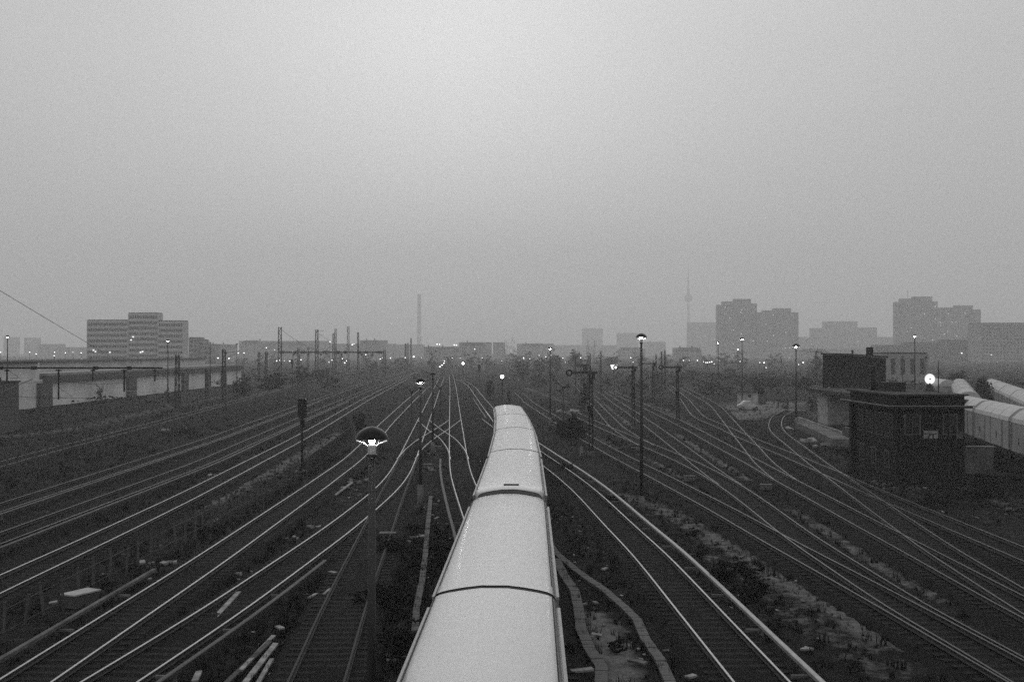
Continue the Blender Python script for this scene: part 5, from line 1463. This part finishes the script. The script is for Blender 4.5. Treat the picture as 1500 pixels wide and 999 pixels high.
near_bush(560, 890, 2.4, 0.9, 'dark weed bush behind the near lamp post', 1800)
near_bush(590, 960, 2.2, 0.9, 'dark weed bush between the near lamp and the train', 1600)
near_bush(580, 810, 2.2, 0.8, 'dark low bush above the near lamp by the trough', 1400)
near_bush(640, 830, 1.2, 0.6, 'dark weed clump against the train side', 800)
near_bush(1360, 745, 3.0, 0.8, 'dark scrub in front of the stairwell wall', 1500)
near_bush(1430, 740, 4.0, 1.1, 'dark scrub under the covered wagons', 2000)
near_bush(1480, 715, 4.0, 1.2, 'dark scrub at the frame edge below the covered wagons', 1800)
near_bush(1465, 690, 3.5, 1.1, 'dark scrub behind the stairwell wall', 1500)
near_bush(1240, 672, 2.0, 1.0, 'dark scrub at the far corner of the signal box', 1100)
near_bush(840, 960, 0.5, 0.4, 'weed tuft on the cracked trough', 300)
near_bush(905, 955, 0.8, 0.35, 'dark weeds across the sandy patch', 400)
near_bush(830, 690, 1.6, 0.7, 'dark weeds behind the white marker post', 900)
near_bush(900, 735, 1.6, 0.5, 'weeds at the foot of the tall lit lamp', 800)

# weeds and dry grass nobody could count
def weeds(name, areas, m, hmin, hmax, blades, lean=0.5):
    vs, fs = [], []
    for (x0, y0, x1, y1, n) in areas:
        u = rng.uniform(size=n); t = rng.uniform(size=n)
        for a, b in zip(u, t):
            cx, cy = x0 + (x1 - x0) * a, y0 + (y1 - y0) * b
            # keep clear of the rails
            ok = True
            for tk, xk in TRACKS:
                if tk[0] <= cy <= tk[-1] and abs(np.interp(cy, tk, xk) - cx) < 1.35: ok = False; break
            if not ok: continue
            h = rng.uniform(hmin, hmax)
            for k in range(blades):
                an = rng.uniform(0, 6.28); r_ = h * lean * rng.uniform(0.2, 1)
                w = 0.008 + h * 0.035
                bx, by = cx + rng.normal(0, h * 0.25), cy + rng.normal(0, h * 0.25)
                o = len(vs)
                ca, sa = math.cos(an), math.sin(an)
                vs += [(bx - sa * w, by + ca * w, GZ - 0.02), (bx + sa * w, by - ca * w, GZ - 0.02), (bx + ca * r_, by + sa * r_, GZ + h)]
                fs.append((o, o + 1, o + 2))
    return stuff(raw(name, vs, fs, M[m]))
weeds('weeds', [(-15.5, 25, -11, 110, 1300), (-12, 30, -4, 60, 900), (-8, 26, -2.3, 60, 1200), (2.2, 25, 6, 70, 350), (7, 30, 18, 80, 900), (15, 60, 45, 110, 1100), (-26, 40, -17, 130, 800), (-75, 110, -38, 230, 2600), (-45, 50, -30, 110, 800), (2, 110, 30, 220, 1500), (25, 95, 60, 220, 1400), (-40, 130, -5, 320, 1600)], 'weed', 0.1, 0.36, 12)
M['weed_pale'] = mat('pale_weed_leaves', 0.04, 0.9, 0.5, 1.5, spec=0.1)
weeds('pale_weeds', [(-17.5, 30, -13.5, 110, 700), (-12.5, 28, -10.2, 70, 120), (-4.6, 40, -2.6, 70, 120), (7.2, 34, 13, 75, 420), (9, 75, 22, 130, 500), (16, 60, 26, 100, 200), (26, 64, 44, 76, 350), (-44, 60, -33, 130, 500), (-75, 110, -40, 240, 700), (4, 95, 14, 150, 250), (30, 120, 50, 180, 500)], 'weed_pale', 0.06, 0.22, 10)
def near_scrub():
    bl = []
    for (x0, y0, x1, y1, n, s) in [(-17.5, 32, -12.6, 100, 60, 0.55), (-8.2, 25, -3.0, 44, 40, 0.5), (-4.6, 44, -3.2, 80, 14, 0.35), (8.3, 34, 12.5, 64, 36, 0.45), (2.6, 40, 4.2, 75, 14, 0.3), (27, 62, 44, 80, 50, 0.8), (9, 80, 17, 130, 40, 0.7), (-40, 60, -33, 140, 50, 0.7)]:
        for k in range(n):
            x, y = random.uniform(x0, x1), random.uniform(y0, y1); q = s * random.uniform(0.5, 1.5)
            if any(tk[0] <= y <= tk[-1] and abs(np.interp(y, tk, xk) - x) < 1.2 + q * 0.6 for tk, xk in TRACKS): continue
            bl.append((x, y, GZ + 0.25 * q, q, q, 0.32 * q))
    vs, fs = leaf_cloud(20000, bl, 0.11)
    stuff(raw('scrub_foliage', vs, fs, M['leaf_dark']))
near_scrub()
def litter():
    vs, fs = [], []
    for (x0, y0, x1, y1, n) in [(-11, 28, -2.6, 75, 150), (2.2, 32, 5, 70, 40), (7.5, 35, 16, 75, 60), (-17, 40, -11, 90, 40), (-40, 45, -18, 110, 40), (20, 62, 40, 80, 40)]:
        for k in range(n):
            r = random.choice((0.05, 0.06, 0.08, 0.1, 0.16))
            B = MB().box((random.uniform(x0, x1), random.uniform(y0, y1), GZ + 0.05), (r, r * random.uniform(0.4, 2.5), r * 0.4), random.uniform(0, 6), random.uniform(-.3, .3), random.uniform(-.3, .3))
            o = len(vs); vs += B.v; fs += [tuple(i + o for i in f) for f in B.f]
    stuff(raw('litter', vs, fs, M['concrete']))
litter()
def dry_areas():
    vs, fs = [], []
    for pts, w, st in DRY[:10]:
        P = [G(x, y, GZ) for x, y in pts]
        for a, b in zip(P, P[1:]):
            n = int((b - a).length * w * 16 * st)
            for k in range(n):
                f = random.random(); c = a.lerp(b, f); cx, cy = c.x + random.gauss(0, w * 0.9), c.y + random.gauss(0, w * 0.9)
                h = random.uniform(0.05, 0.17); an = random.uniform(0, 6.28); q = h * random.uniform(0.2, 0.9); ww = 0.012 + h * 0.05
                ca, sa = math.cos(an), math.sin(an); o = len(vs)
                vs += [(cx - sa * ww, cy + ca * ww, GZ - 0.02), (cx + sa * ww, cy - ca * ww, GZ - 0.02), (cx + ca * q, cy + sa * q, GZ + h)]
                fs.append((o, o + 1, o + 2))
    return stuff(raw('dry_grass', vs, fs, M['dry_grass']))
dry_areas()
def far_scrub():
    bl = []
    for (p0, p1, d0, d1, h, n) in ((300, 620, 260, 520, 3.0, 110), (760, 1000, 230, 480, 2.6, 90), (1000, 1240, 230, 420, 3.0, 90), (1280, 1500, 190, 420, 3.0, 60), (-20, 260, 200, 225, 0.9, 30)):
        for k in range(n):
            d = random.uniform(d0, d1); x = PX(random.uniform(p0, p1), d)
            if any(tk[0] <= d <= tk[-1] and abs(np.interp(d, tk, xk) - x) < 3.0 for tk, xk in TRACKS): continue
            s = random.uniform(0.6, 1.6)
            bl.append((x, d, GZ + h * 0.3 * s, 2.2 * s, 2.2 * s, h * 0.4 * s))
    vs, fs = leaf_cloud(16000, bl, 0.5)
    return stuff(raw('undergrowth', vs, fs, M['leaf_dark']))
far_scrub()

# ------------------------------------------------------------------ haze
def haze():
    m = bpy.data.materials.new('evening_haze'); m.use_nodes = True
    t = m.node_tree; t.nodes.clear()
    o = t.nodes.new('ShaderNodeOutputMaterial'); v = t.nodes.new('ShaderNodeVolumePrincipled')
    v.inputs['Color'].default_value = (0.99, 0.99, 0.99, 1)
    v.inputs['Density'].default_value = 0.0005
    v.inputs['Anisotropy'].default_value = 0.15
    t.links.new(v.outputs[0], o.inputs['Volume'])
    ob = MB().b2((-3100, -60, -1.6), (3100, 4700, 420)).build('haze', m)
    stuff(ob)
haze()
